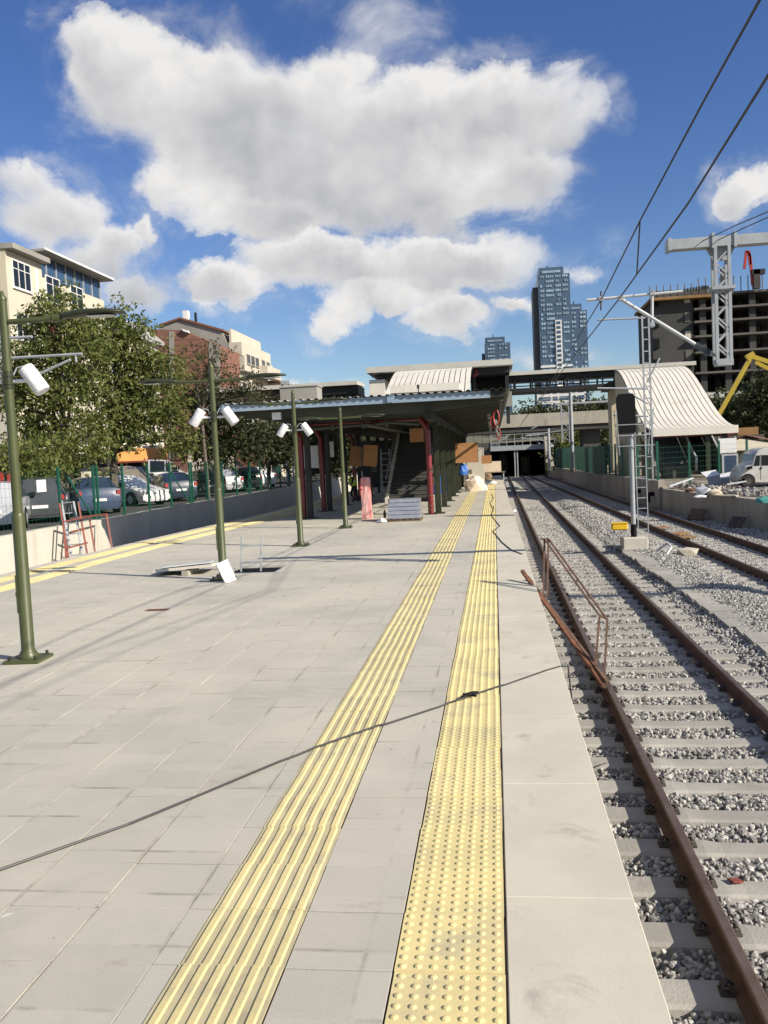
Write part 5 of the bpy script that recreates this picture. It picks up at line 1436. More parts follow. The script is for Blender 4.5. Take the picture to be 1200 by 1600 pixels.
# ================================================================== trees
def tree(name, base, h, blobs, nleaf, leaf, lm, label, seed, trunk_r=.16, droop=.6, group=None, limbs=True, cat='tree', cluster=36, spread=.6):
    """blobs: (dx,dy,z,rx,ry,rz) crown volumes relative to the base"""
    rg = np.random.default_rng(seed); rr = random.Random(seed)
    core = list(blobs); blobs = [(b[0], b[1], b[2], b[3] * .86, b[4] * .86, b[5] * .86) for b in core]
    for b in core:                     # ragged sprays round every limb
        for q_ in range(4):
            a_ = rr.uniform(0, 6.28); e_ = rr.uniform(-.9, 1.0); ce = math.sqrt(max(0, 1 - e_ * e_)); k_ = rr.uniform(.18, .34)
            blobs.append((b[0] + math.cos(a_) * ce * b[3], b[1] + math.sin(a_) * ce * b[4], b[2] + e_ * b[5], b[3] * k_, b[4] * k_, b[5] * k_))
    t = empty(name, base); tag(t, label, cat, group)
    mb = MB()
    zmin = min(b[2] - b[5] for b in blobs); top = max(b[2] for b in blobs)
    lean = rr.uniform(-.3, .3)
    tp = [(0, 0, -.1), (lean * .2, .05, zmin * .5), (lean * .5, .1, max(zmin, h * .3)), (lean, 0, top * .8)]
    mb.tube(tp, [trunk_r * 1.25, trunk_r, trunk_r * .8, trunk_r * .2], 8)
    for (dx, dy, z, rx, ry, rz) in core:
        if limbs:
            s = Vector(tp[2]) if z > tp[2][2] else Vector(tp[1]); e = Vector((dx, dy, z)); mid = s.lerp(e, .5) + Vector((rr.uniform(-.2, .2), rr.uniform(-.2, .2), .25))
            mb.tube([s, mid, e], [trunk_r * .55, trunk_r * .35, trunk_r * .12], 6)
            for q_ in range(3):
                e2 = e + Vector((rr.uniform(-.8, .8) * rx, rr.uniform(-.8, .8) * ry, rr.uniform(-.5, .8) * rz))
                mb.tube([mid, mid.lerp(e2, .6) + Vector((0, 0, .15)), e2], [trunk_r * .28, trunk_r * .16, trunk_r * .05], 5)
    mb.build('trunk', 'bark', t)
    vol = np.array([b[3] * b[4] * b[5] for b in blobs]) ** .72; vol /= vol.sum()
    ncl = nleaf // cluster
    C = []; 
    for bi, b in enumerate(blobs):
        m_ = int(round(ncl * vol[bi])); d = rg.normal(size=(m_, 3)); d /= np.linalg.norm(d, axis=1)[:, None]
        rad = rg.uniform(.35, 1.08, m_) ** .6
        C.append(np.array([b[0], b[1], b[2]]) + d * rad[:, None] * np.array([b[3], b[4], b[5]]))
    C = np.concatenate(C); n = len(C) * cluster
    cl = np.repeat(C, cluster, 0)
    # leaves hang in fronds: a frond direction per 9 leaves
    nf = n // 9 + 1
    fd = rg.normal(size=(nf, 3)); fd[:, 2] = fd[:, 2] * .5 - droop * .4; fd /= np.linalg.norm(fd, axis=1)[:, None]
    fo = rg.normal(size=(nf, 3)) * spread * .45
    fi = np.arange(n) // 9; along = (np.arange(n) % 9) / 9.0
    P = cl + fo[fi] + fd[fi] * (along * spread)[:, None] + rg.normal(size=(n, 3)) * spread * .06
    ax = rg.normal(size=(n, 3)) + fd[fi] * .6; ax[:, 2] -= droop; ax /= np.linalg.norm(ax, axis=1)[:, None]
    up = rg.normal(size=(n, 3)); up[:, 2] += .8; sd = np.cross(ax, up); sd /= (np.linalg.norm(sd, axis=1)[:, None] + 1e-6)
    ln = leaf * rg.uniform(.7, 1.35, n)[:, None]; wd = ln * .22
    V4 = np.stack([P, P + ax * ln * .5 + sd * wd, P + ax * ln, P + ax * ln * .5 - sd * wd], 1).reshape(-1, 3)
    me = bpy.data.meshes.new('crown'); me.vertices.add(4 * n); me.vertices.foreach_set('co', V4.astype(np.float32).ravel())
    me.loops.add(4 * n); me.loops.foreach_set('vertex_index', np.arange(4 * n, dtype=np.int32))
    me.polygons.add(n); me.polygons.foreach_set('loop_start', np.arange(0, 4 * n, 4, dtype=np.int32)); me.polygons.foreach_set('loop_total', np.full(n, 4, np.int32))
    me.materials.append(M(lm)); me.update(calc_edges=True); me.validate()
    put('crown', me, t)
    return t


def px_tree(name, bx, by, Y, zbase, blobs_px, nleaf, leaf, lm, label, seed, depth=.8, **kw):
    """crown volumes given by photo ellipses at the tree's own distance; real depth from their width"""
    b = at(bx, by, Y); base = Vector((b.x, Y, zbase)); bl = []
    rr = random.Random(seed)
    for (x, y, rx, ry) in blobs_px:
        dy = rr.uniform(-.9, .9) * depth
        c = at(x, y, Y + dy); s = Y / FPX
        bl.append((c.x - base.x, dy, c.z - zbase, rx * s, max(.8, rx * s * .9) * depth, ry * s))
    return tree(name, base, max(q_[2] for q_ in bl), bl, nleaf, leaf, lm, label, seed, **kw)


tg = 'leafy trees in the car park'
px_tree('broadleaf_tree', 100, 780, 33, PL, [(90, 500, 55, 35), (60, 560, 65, 60), (130, 545, 60, 50), (45, 630, 55, 50), (110, 620, 70, 55), (60, 690, 50, 40), (130, 690, 55, 35), (20, 580, 30, 60), (85, 465, 30, 18)], 18000, .18, 'leaf', 'large leafy tree in the car park behind the front lamp post', 11, group=tg, trunk_r=.15)
px_tree('broadleaf_tree', 178, 775, 37, PL, [(195, 540, 50, 40), (170, 600, 60, 50), (230, 590, 50, 45), (200, 660, 65, 45), (250, 640, 45, 40), (265, 580, 28, 35), (175, 500, 35, 22), (270, 690, 35, 25), (150, 520, 40, 35), (215, 520, 22, 16)], 17000, .19, 'leaf', 'large leafy tree right of the first, brushing the brick house', 12, group=tg, trunk_r=.2)
px_tree('broadleaf_tree', 342, 770, 45, PL, [(330, 640, 40, 40), (370, 650, 45, 45), (310, 690, 40, 35), (395, 690, 35, 35), (350, 700, 50, 30), (300, 620, 22, 28)], 9000, .22, 'leaf_dark', 'darker leafy tree behind the second lamp post by the hut', 13, group=tg, trunk_r=.14)
px_tree('dry_tree', 325, 770, 43, PL, [(325, 570, 26, 35), (350, 590, 32, 30), (310, 600, 20, 30), (390, 600, 32, 22), (340, 550, 15, 22), (400, 625, 30, 16)], 2600, .16, 'leaf_dry', 'thin half bare tree with few dry leaves before brick house', 14, group=tg, trunk_r=.10)
px_tree('broadleaf_tree', 420, 750, 52, PL, [(410, 690, 35, 30), (440, 690, 30, 28), (430, 670, 25, 20), (455, 700, 22, 25)], 6000, .24, 'leaf_dark', 'dark bushy tree under the left end of the canopy', 15, group=tg, trunk_r=.12)
px_tree('young_tree', 88, 790, 31, PL, [(92, 720, 14, 20), (85, 690, 12, 16)], 900, .16, 'leaf', 'thin young tree stem behind the wire fence', 16, group=tg, trunk_r=.05)
px_tree('shrub', 15, 735, 29, PL, [(15, 720, 30, 22), (50, 735, 22, 18), (40, 705, 30, 16)], 3500, .16, 'leaf', 'low green shrub behind the fence at the left edge', 17, group=tg, trunk_r=.05)
px_tree('broadleaf_tree', 470, 740, 70, PL, [(470, 690, 35, 30), (500, 680, 30, 35), (455, 710, 25, 20), (490, 715, 30, 20)], 7000, .3, 'leaf_dark', 'dark tree seen under the canopy between lamp post and red pipe', 18, group=tg, trunk_r=.15, spread=.9)
px_tree('broadleaf_tree', 530, 740, 78, PL, [(530, 690, 30, 30), (555, 695, 25, 30), (520, 715, 25, 20)], 6000, .32, 'leaf_dark', 'dark tree seen under the canopy between the two left red pipes', 19, group=tg, trunk_r=.15, spread=.9)
te = 'trees behind the bridges'
for (a_, Y, bl, nl, lf, lm, lab, sd) in (
    ((900, 700), 118, [(905, 645, 40, 20), (930, 640, 30, 18), (880, 655, 30, 16), (945, 655, 25, 22)], 7000, .5, 'leaf_dark', 'dark tree crown above the overpass left of the beige pier', 21),
    ((845, 700), 125, [(835, 650, 35, 14), (860, 655, 30, 12), (815, 660, 22, 10)], 4500, .5, 'leaf_dark', 'low dark tree showing before the foot of tall tower', 22),
    ((875, 735), 95, [(895, 697, 26, 22), (912, 692, 26, 24), (880, 706, 16, 16), (900, 715, 28, 14)], 5500, .42, 'leaf', 'green tree standing between overpass and green slat fence', 23),
    ((935, 730), 95.5, [(940, 700, 35, 30), (960, 690, 30, 28), (925, 715, 25, 18)], 6500, .42, 'leaf_dark', 'dark tree in shade beside the beige stair pier', 24),
    ((825, 700), 110, [(815, 690, 25, 10), (840, 688, 25, 12), (800, 695, 16, 8)], 3500, .4, 'leaf_dark', 'low bushes on top of the tunnel mouth', 25),
    ((1130, 690), 75, [(1130, 640, 30, 25), (1150, 650, 30, 25), (1110, 650, 22, 22), (1140, 670, 40, 18)], 7000, .36, 'leaf_dark', 'dark tree right of the white stair shell', 26),
    ((1190, 690), 70, [(1195, 610, 22, 25), (1185, 640, 26, 25), (1200, 670, 30, 22), (1175, 670, 22, 16), (1215, 630, 30, 30)], 8000, .33, 'leaf_dark', 'dark tree cut by the right picture edge above the van', 27)):
    p = at(a_[0], a_[1], Y)
    zb = .1 if Y < 100 else 3.3
    if lab.startswith(('green tree', 'dark tree in shade')): zb = 0.0
    px_tree('broadleaf_tree', a_[0], a_[1], Y, zb, bl, nl, lf, lm, lab, sd, group=te, trunk_r=.2, spread=1.1)

# ================================================================== buildings
def win(par, x, y, z, w, h, face, glass='glass_dark', frame='white', mull=1, sill=True):
    """window on a facade; face 'x' looks along +X, 'y' looks along -Y; local to parent"""
    fr = MB(); t_ = .06
    def bx(u0, u1, v0, v1, d0, d1):
        if face == 'x': return (x + d0, x + d1, y + u0, y + u1, z + v0, z + v1)
        return (x + u0, x + u1, y - d1, y - d0, z + v0, z + v1)
    for a_ in ((0, t_, 0, h), (w - t_, w, 0, h), (t_, w - t_, 0, t_), (t_, w - t_, h - t_, h)): fr.box(*bx(*a_, .0, .06))
    for k in range(mull):
        u = w * (k + 1) / (mull + 1); fr.box(*bx(u - .025, u + .025, t_, h - t_, 0, .05))
    if h > 1: fr.box(*bx(t_, w - t_, h * .68, h * .68 + .04, .0, .045))
    o = fr.build('window', frame, par)
    MB().box(*bx(t_ * .5, w - t_ * .5, t_ * .5, h - t_ * .5, .004, .02)).build('pane', glass, o)
    if sill: MB().box(*bx(-.06, w + .06, -.08, -.005, 0, .12)).build('sill', frame, o)
    return o


# corner house with glazed roof storey (far left)
XF = -27.0
h1 = empty('corner_house', (XF, 50, PL)); tag(h1, 'cream corner apartment house with glazed roof storey at left edge', 'house')
def Pz(x, y): return atx(x, y, XF)
zt1 = Pz(12, 392).z - PL; ya, yb_ = Pz(8, 400).y - 50, Pz(165, 440).y - 50; ym = Pz(64, 410).y - 50
zl = Pz(64, 405).z - PL
MB().box(-9, 0, ya, ym, 0, zl - .3).build('wall', 'render_cream', h1)
MB().box(-9, -.35, ym + .01, yb_ + .3, 0, Pz(110, 432).z - PL - .6).build('wall', 'render_cream', h1)
MB().box(-9.2, -.4, ya - 6, ya - .01, 0, zl + .55).build('side_wall', 'render_grey', h1)
MB().box(-5.6, -5.0, ya - 4, ya - 3.4, zl + .56, zl + 1.8).build('chimney', 'white', h1)
MB().box(-9, .55, ya - .1, ym + .1, zl - .28, zl + .02).build('eave', 'render_grey', h1)
# glazed storey
zg0, zg1 = Pz(110, 436).z - PL - .55, zl + .55
gl = MB().box(-8, -.5, ym + .15, yb_, zg0, zg1 - .12).build('glazed_storey', 'glass_blue', h1)
yy_ = ym + .2
while yy_ < yb_: MB().box(-.52, -.42, yy_ - .04, yy_ + .04, zg0, zg1 - .12).build('mullion', 'galv', gl); yy_ += 1.25
MB().box(-9, .35, ym - .2, yb_ + .5, zg1 - .10, zg1 + .04).build('roof', 'render_grey', h1)
MB().box(.36, .44, ym - .2, yb_ + .5, zg1 - .04, zg1 + .08).build('gutter', 'white', h1)
for fl in range(4):
    z = zl - 2.3 - fl * 3.0
    if z < 1: break
    win(h1, 0, ya + .6, z, 2.0, 1.6, 'x', mull=2); win(h1, 0, ya + 3.2, z, ym - ya - 3.8, 1.6, 'x', mull=3)
    for y_ in (ym + 1.0, ym + 4.2, ym + 7.4):
        if y_ + 2 < yb_: win(h1, -.35, y_, z, 1.8, 1.6, 'x', mull=1, glass='curtain_red' if fl == 1 and y_ < ym + 2 else 'glass_dark')
for y_ in (ya + 1, ya + 5.2, ym + 1.5, ym + 5.5):
    win(h1, 0 if y_ < ym else -.35, y_, .3, 2.4, 2.4, 'x', mull=1, frame='rust_brown', sill=False)
MB().box(.01, 1.6, ya + .5, yb_ - .5, 2.95, 3.1).build('awning', 'rust_brown', h1)

# middle house between corner house and brick gable
h2 = empty('middle_house', (XF - 1, 66, PL)); tag(h2, 'low grey roofed house peeking between tree and brick gable', 'house')
y0, y1 = Pz(170, 450).y + .8 - 66, Pz(262, 500).y - 66
zt2 = at(232, 505, 66).z - PL
MB().box(-9, 0, y0, y1, 0, zt2 - 1).build('wall', 'render_white', h2)
MB().prism([(y0 - .2, zt2 - 1), (y1 + .2, zt2 - 1), (y1 + .2, zt2 - .7), ((y0 + y1) / 2, zt2 + .3), (y0 - .2, zt2 - .7)], 'x', -9.3, .5).build('roof', 'roof_grey', h2)
for fl in range(4):
    for k in range(3):
        win(h2, 0, y0 + .8 + k * (y1 - y0 - 1) / 3, 3.6 + fl * 2.7, 1.6, 1.5, 'x', mull=1)
MB().box(.005, .25, y0 + .1, y1 - .1, 2.3, 3.3).build('shop_sign', 'orange_wall', h2)
for k in range(3): win(h2, 0, y0 + .5 + k * (y1 - y0 - .8) / 3, .2, 2.6, 2.0, 'x', mull=2, frame='rust_brown', sill=False)
MB().box(.26, 2.2, y0 + .3, y1 - .3, 2.15, 2.28).build('awning', 'red_primer', h2)

# brick gable and grey gable house behind
YG = 76.0
h3 = empty('brick_gable_house', (at(300, 600, YG).x, YG, PL)); tag(h3, 'bare brick end wall with concrete column strips', 'house')
L3 = Vector(h3.location)
def fp(x, y, Y=YG): q_ = at(x, y, Y) - L3; return (q_.x, q_.z)
o = MB().prism([fp(235, 740), fp(345, 740), fp(344, 541), fp(286, 516), fp(236, 514)], 'y', 0, 6).build('brick_wall', 'brick', h3)
for (xa, xb) in ((264, 272), (326, 344)):
    MB().prism([fp(xa, 735), fp(xb, 735), fp(xb, 542 if xb > 300 else 518), fp(xa, 533 if xa > 300 else 518)], 'y', -.04, -.005).build('column_strip', 'render_grey', h3)
MB().prism([fp(285, 514), fp(295, 517), fp(297, 521), fp(288, 518)], 'y', -.3, 0).build('coping', 'white', h3)
# brick courses
mb = MB()
for k in range(22): mb.prism([fp(240, 720 - k * 9), fp(322, 720 - k * 9), fp(322, 719.2 - k * 9), fp(240, 719.2 - k * 9)], 'y', -.012, -.002)
o = mb.build('mortar_courses', 'rust_brown', h3); o['kind'] = 'stuff'
YH = 83.0
h4 = empty('balcony_house', (-24.4, YH, PL)); tag(h4, 'cream house with grey gable wall and long balconies', 'house')
L4 = Vector(h4.location)
def fq(x, y): q_ = at(x, y, YH) - L4; return (q_.x, q_.z)
gx1 = fq(363, 560)[0]
P = [fq(246, 740), (gx1, fq(363, 740)[1]), (gx1, fq(363, 553)[1]), fq(346, 517), fq(282, 498), fq(250, 508)]
MB().prism(P, 'y', 0, 11).build('gable_wall', 'render_grey', h4)
MB().prism([fq(282, 496), fq(350, 515), fq(350, 518), fq(282, 499)], 'y', -.2, 11).build('roof_edge', 'tile_roof', h4)
MB().prism([fq(249, 507), fq(282, 496), fq(282, 499), fq(250, 510)], 'y', -.2, 11).build('roof_edge', 'tile_roof', h4)
c = fq(284, 494); MB().box(c[0] - .25, c[0] + .25, 1, 1.6, c[1] - .5, c[1] + .7).build('chimney', 'white', h4)
c = fq(300, 497); MB().box(c[0] - .1, c[0] + .1, 1, 1.2, c[1] - .5, c[1] + .7).build('chimney', 'steel_black', h4)
# facade (looks +X) with balconies, stepping out
for i, (zf0, zf1, dx) in enumerate(((fq(363, 740)[1], fq(363, 580)[1], .0), (fq(363, 580)[1], fq(363, 556)[1], .6), (fq(350, 556)[1], fq(350, 514)[1], -.8))):
    MB().box(gx1 + .01, gx1 + .6 + dx, .05, 10.9, zf0 + .01, zf1).build('facade', 'render_white', h4)
zr_ = fq(363, 580)[1]
for k in range(3):
    z = zr_ - 1.0 - k * 2.9
    if k: MB().box(gx1 + .62, gx1 + 1.7, 5.0, 10.8, z - .9, z + .2).build('balcony', 'render_white', h4)
    for y_ in (.7, 2.6, 6.0, 8.2): win(h4, gx1 + .6, y_, z - 1.9, 1.2, 1.7, 'x', mull=1)
MB().box(gx1 + 1.21, gx1 + 2.0, 5.6, 11.2, zr_ - .15, zr_ + 1.0).build('balcony', 'render_white', h4)
zt4 = fq(363, 556)[1]
for y_ in (.8, 2.4, 4.0, 6.4, 8.4): win(h4, gx1 + 1.2, y_, zr_ + .75, 1.2, .95, 'x', mull=1, frame='render_grey')
MB().box(gx1 - .3, gx1 + 1.0, .0, 11, zt4 + .01, zt4 + 1.3).build('parapet', 'render_white', h4)
# house with the red sign band
h5 = empty('red_sign_house', (-24.2, 98, PL)); tag(h5, 'pale house with red sign band above the canopy roof', 'house')
z5 = atx(412, 592, -23.6).z - PL
MB().box(-8, .6, -3.2, 14, 0, z5).build('wall', 'render_cream', h5)
MB().box(.61, .8, -2.6, 2.0, z5 - 3.3, z5 - .6).build('sign_band', 'red_bright', h5); MB().box(.61, .8, 5.0, 9.0, z5 - 3.3, z5 - .6).build('sign_band', 'red_primer', h5)
for y_ in (-2.4, 2.6, 4.0, 9.6): win(h5, .6, y_, z5 - 5.6, 1.5, 1.8, 'x', frame='red_bright' if y_ < 0 else 'white')
MB().box(-8.4, 1.1, -3.6, 14.4, z5 + .005, z5 + .25).build('roof', 'tile_roof', h5)
MB().lathe([(.55, 0), (.4, .12), (.05, .2)], (0, 0, 0), 14).build('satellite_dish', 'white', h5, (-.2, -2.8, z5 + .9), (R(60), 0, R(30)), smooth=True)
MB().bar((-.2, -2.7, z5), (-.2, -2.7, z5 + .9), .06).build('dish_mast', 'galv', h5)

# hut with tiled roof and blank wall under the canopy edge
YK = 64
ht = empty('tiled_hut', (at(410, 740, YK).x, YK, PL)); tag(ht, 'small white hut with mossy tiled gable roof behind the cars', 'hut')
LK = Vector(ht.location)
def fk(x, y, Y=YK): q_ = at(x, y, Y) - LK; return (q_.x, q_.z)
MB().prism([fk(362, 750), fk(420, 750), fk(420, 712), fk(382, 734), fk(362, 724)], 'y', .02, 4).build('wall', 'render_white', ht)
MB().prism([fk(290, 755), fk(361, 755), fk(361, 700), fk(290, 710)], 'y', .5, 4).build('wall', 'render_white', ht)
P0, P1, P2, P3 = at(402, 688, YK + 2), at(440, 712, YK - 1), at(388, 735, YK - 1), at(352, 700, YK + 2)
MB().raw([P0 - LK, P1 - LK, P1 - LK + Vector((-.5, 0, -.2)), P2 - LK, P3 - LK], [(0, 1, 2, 3, 4)]).build('roof', 'tile_roof', ht)
mb = MB()
for k in range(14):
    t_ = k / 13; a_ = P3.lerp(P2, t_) - LK; b_ = P0.lerp(P1, t_) - LK
    mb.tube([a_ + Vector((0, 0, .06)), b_ + Vector((0, 0, .06))], .11, 6)
mb.build('roof_tiles', 'tile_roof', ht)
# far side kiosk roof behind the van and stair shell
kk = empty('yard_shelter', (14.5, 58, 0)); tag(kk, 'low shelter with cream underside and tiled roof behind the van', 'shelter')
LQ = Vector(kk.location)
def fs_(x, y, Y): return at(x, y, Y) - LQ
MB().raw([fs_(1100, 708, 56), fs_(1165, 682, 62), fs_(1245, 700, 57), fs_(1150, 704, 54)], [(0, 1, 2, 3)]).build('ceiling', 'beige', kk)
MB().raw([fs_(1098, 703, 56.2), fs_(1150, 682, 62.5), fs_(1170, 678, 62.5), fs_(1250, 697, 57.2), fs_(1165, 680, 61)], [(0, 1, 2, 3, 4)]).build('roof', 'tile_roof', kk)
for x in (1112, 1240): p = fs_(x, 706, 56); MB().box(p.x - .08, p.x + .08, p.y - .08, p.y + .08, -.02, p.z).build('post', 'steel_green', kk)
MB().box(-1.2, 3.5, 3.2, 3.5, 0, 2.3).build('back_wall', 'concrete_dark', kk)
o = MB().box(-.7, .7, -.3, .3, 0, .7).build('orange_tank', 'formwork', None, at(1167, 678, 64) + Vector((0, 0, -.25))); tag(o, 'orange box standing on the shelter roof', 'box')

# ---------------------------------------------------------------- towers
def tower(name, label, x0, x1, ytop, xs0, Y, depth, zbase, floors, cols, crown=None, white=None, bands=()):
    a, b = at(x0, ytop, Y), at(x1, ytop, Y)
    t = empty(name, ((a.x + b.x) / 2, Y, zbase)); tag(t, label, 'tower')
    w = b.x - a.x; H_ = a.z - zbase; hw = w / 2
    MB().box(-hw, hw, 0, depth, 0, H_).build('shaft', 'tower_blue', t)
    if xs0: 
        s = at(xs0, ytop, Y).x - a.x
        MB().box(-hw + s, -hw - .02, 3, depth - 2, 0, H_ - 5).build('side_shaft', 'tower_side', t)
    fh = H_ / floors
    for fl in range(floors):
        z = fl * fh + fh * .28
        if fl * fh < 10: continue
        for (u0, u1, n_) in cols:
            if white and fl * fh < white[2] * H_ and u0 < white[1] and u1 > white[0]: continue
            if rnd.random() < .12 and n_ > 1: continue
            ww = (u1 - u0) * w / n_
            mb = MB()
            for k in range(n_):
                if rnd.random() < .1: continue
                xa = -hw + u0 * w + k * ww; mb.box(xa + ww * .12, xa + ww * .88, -.25, -.05, z, z + fh * rnd.choice((.42, .48, .5)))
            if mb.v: mb.build('window_band', 'glass_pale', t)
    if white:
        u0, u1, f_ = white
        MB().box(-hw + u0 * w, -hw + u1 * w, -.8, -.06, 0, H_ * f_).build('white_strip', 'tower_white', t)
        for fl in range(floors):
            if fl * fh > H_ * f_ - fh: break
            MB().box(-hw + (u0 + .04) * w, -hw + (u1 - .04) * w, -.95, -.81, fl * fh + fh * .25, fl * fh + fh * .8).build('window', 'glass_blue', t)
    for zf in bands: MB().box(-hw, hw, -.5, -.04, H_ * zf, H_ * zf + 1.0).build('white_band', 'tower_white', t)
    if crown: 
        MB().box(-hw + crown[0] * w, -hw + crown[1] * w, 2, depth - 2, H_ + .01, H_ + crown[2]).build('crown', 'tower_blue', t)
        MB().box(-hw + (crown[0] + .1) * w, -hw + (crown[1] - .1) * w, 1.7, 1.95, H_ + 1.0, H_ + crown[2] - 1.5).build('crown_glazing', 'glass_pale', t)
    MB().bar((-hw * .3, depth / 2, H_), (-hw * .3, depth / 2, H_ + (crown[2] if crown else 0) + 2.5), .5).build('aerial', 'steel_black', t)
    return t
YTW = 420
zb_ = 1.0
tower('high_rise_tower', 'tallest dark blue glass tower with a white window strip', 840, 890, 430, 832, YTW, 22, zb_, 38, ((.06, .20, 2), (.24, .50, 4), (.54, .72, 3), (.76, .94, 3)), crown=(.04, .82, 3.6), white=(.50, .70, .74), bands=(.475, .415))
tower('high_rise_tower', 'second blue tower standing behind to the right of the tallest', 890.6, 917, 486, None, YTW + 6, 20, zb_, 31, ((.06, .35, 2), (.55, .95, 2)), crown=(.0, .72, 3.5), white=(.10, .48, .58), bands=(.50,))
tower('high_rise_tower', 'smaller blue tower seen left behind the station hall roof', 757, 797, 537, 752, YTW + 60, 22, zb_, 30, ((.1, .4, 3), (.55, .9, 3)), crown=(.02, .80, 3.4))
# white podium with window rows
pd = empty('white_podium', (at(878, 640, YTW - 8).x, YTW - 8, 1)); tag(pd, 'white lower storeys of the tallest tower', 'building')
w_ = at(918, 640, YTW - 8).x - at(842, 640, YTW - 8).x; zt_ = at(880, 604, YTW - 8).z - 1
MB().box(-w_ / 2, w_ / 2, 0, 7, 0, zt_).build('wall', 'tower_white', pd)
z = 4.0
while z < zt_ - 2:
    for u0, u1 in ((.04, .28), (.33, .42), (.47, .68), (.74, .80), (.84, .97)): MB().box(-w_ / 2 + u0 * w_, -w_ / 2 + u1 * w_, -.2, -.02, z, z + 1.7).build('window', 'glass_blue', pd)
    z += 3.2

# ---------------------------------------------------------------- building under construction
YC = 150
uc = empty('unfinished_building', (at(1090, 640, YC).x, YC, .1)); tag(uc, 'unfinished concrete frame building with open floors at right', 'building')
LU = Vector(uc.location)
cx0, cx1 = at(1022, 600, YC).x - LU.x, at(1085, 600, YC).x - LU.x
zc = at(1050, 470, YC).z - .1
MB().box(cx0, cx1, 0, 14, 0, zc).build('core_wall', 'raw_concrete', uc)
for k in range(7): MB().box(cx0 - .05, cx0 + 1.0, -.3, -.02, 4 + k * 3.4, 5.6 + k * 3.4).build('core_window', 'black', uc)
for k in range(8): MB().box(cx1 - 1.3, cx1 - .4, -.12, -.02, 3 + k * 3.1, 4.6 + k * 3.1).build('slit_window', 'render_white' if k % 2 else 'raw_pale', uc)
xe = at(1260, 600, YC).x - LU.x
zf = [at(1130, y, YC).z - .1 for y in (612, 580, 548, 523, 500, 480, 458)]
for i, z in enumerate(zf):
    MB().box(cx1 + .02, xe, -1.2, 16, z - .32, z).build('floor_slab', 'raw_pale', uc)
for i in range(len(zf)):
    z0 = 0 if i == 0 else zf[i - 1]
    for x in np.linspace(cx1 + 1.5, xe - .5, 5):
        for y_ in (0, 7, 14): MB().box(x - .5, x + .5, y_ - .4, y_ + .4, z0, zf[i] - .33).build('column', 'raw_concrete', uc)
    MB().box(cx1 + .1, xe, 15.2, 15.5, z0, zf[i] - .33).build('back_wall', 'raw_concrete', uc)
    if i in (9,):
        for x in np.linspace(cx1 + 1.5, xe - 8, 3): MB().box(x, x + 2.2, -1.1, -1.0, z0, z0 + .55).build('guard_board', 'formwork', uc)
zt6 = zf[-1]
x = cx0 - .6
while x < xe:
    MB().box(x, x + .12, -1.4, -1.28, zc if x < cx1 else zt6, (zc if x < cx1 else zt6) + 2.4).build('rebar_post', 'rust_brown', uc); x += 1.1
MB().box(cx0 - .5, cx1 + 3, -1.5, 15, zc + .02, zc + .45).build('edge_formwork', 'formwork', uc)
MB().box(cx0 - .4, cx1 + 6, -1.4, -1.3, zc + .5, zc + 1.5).build('safety_net', 'debris_dark', uc)
for x in (cx1 + 5.5, cx1 + 18, cx1 + 27): MB().box(x - .35, x + .35, 2, 2.7, zt6, zt6 + 4.5).build('column_rebar', 'raw_concrete', uc)
MB().box(cx1 + .3, cx1 + 12, -1.6, -1.3, .2, zf[0] - .5).build('timber_hoarding', 'formwork', uc)
# concrete placing boom on the roof
pb_ = empty('placing_boom', (at(1176, 450, YC).x, YC - 2, zt6 + .1)); tag(pb_, 'red folded concrete placing boom on top of unfinished building', 'placing boom')
MB().box(-.5, .5, -.5, .5, 0, 3.0).build('mast', 'raw_concrete', pb_)
for (p, q_) in (((1176, 446), (1172, 400)), ((1172, 400), (1166, 392)), ((1166, 392), (1163, 420)), ((1170, 392), (1172, 414))):
    MB().bar(at(p[0], p[1], YC - 2) - pb_.location, at(q_[0], q_[1], YC - 2) - pb_.location, .38).build('arm', 'red_bright', pb_)
p = at(1184, 425, YC - 2) - pb_.location; MB().box(p.x - 1, p.x + 1, -.5, .5, p.z - .4, p.z + .4).build('counterweight', 'steel_black', pb_)
# lower white house behind trees on the right
hw_ = empty('roadside_house', (at(1150, 650, 110).x, 110, .1)); tag(hw_, 'pale flat roofed house between stair shell and unfinished building', 'house')
MB().box(-5, 7, 0, 6, 0, at(1150, 622, 110).z).build('wall', 'render_grey', hw_); MB().box(-6.5, 7.5, -1, 7, at(1150, 622, 110).z + .01, at(1150, 617, 110).z + .3).build('roof', 'roof_pale', hw_)
for k in range(3): win(hw_, -4 + k * 3.6, 0, 3.5, 1.8, 1.5, 'y')
# yellow pump arm
YP = 62
ym_ = empty('concrete_pump_arm', at(1116, 640, YP)); ym_.location.z = .1; tag(ym_, 'yellow folding boom arm rising behind the stair shell', 'boom arm')
Lp = Vector(ym_.location)
def yb2(p, q_, w_, nm): MB().bar(at(p[0], p[1], YP) - Lp, at(q_[0], q_[1], YP) - Lp, w_, w_ * 1.2).build(nm, 'crane_yellow', ym_)
yb2((1094, 700), (1172, 560), .24, 'lower_boom'); yb2((1166, 560), (1178, 553), .34, 'knuckle'); yb2((1174, 557), (1215, 570), .24, 'upper_boom'); yb2((1180, 566), (1215, 583), .2, 'ram')
MB().box(-1.6, .6, -1, 1, 0, 1.0).build('carrier', 'crane_yellow', ym_)

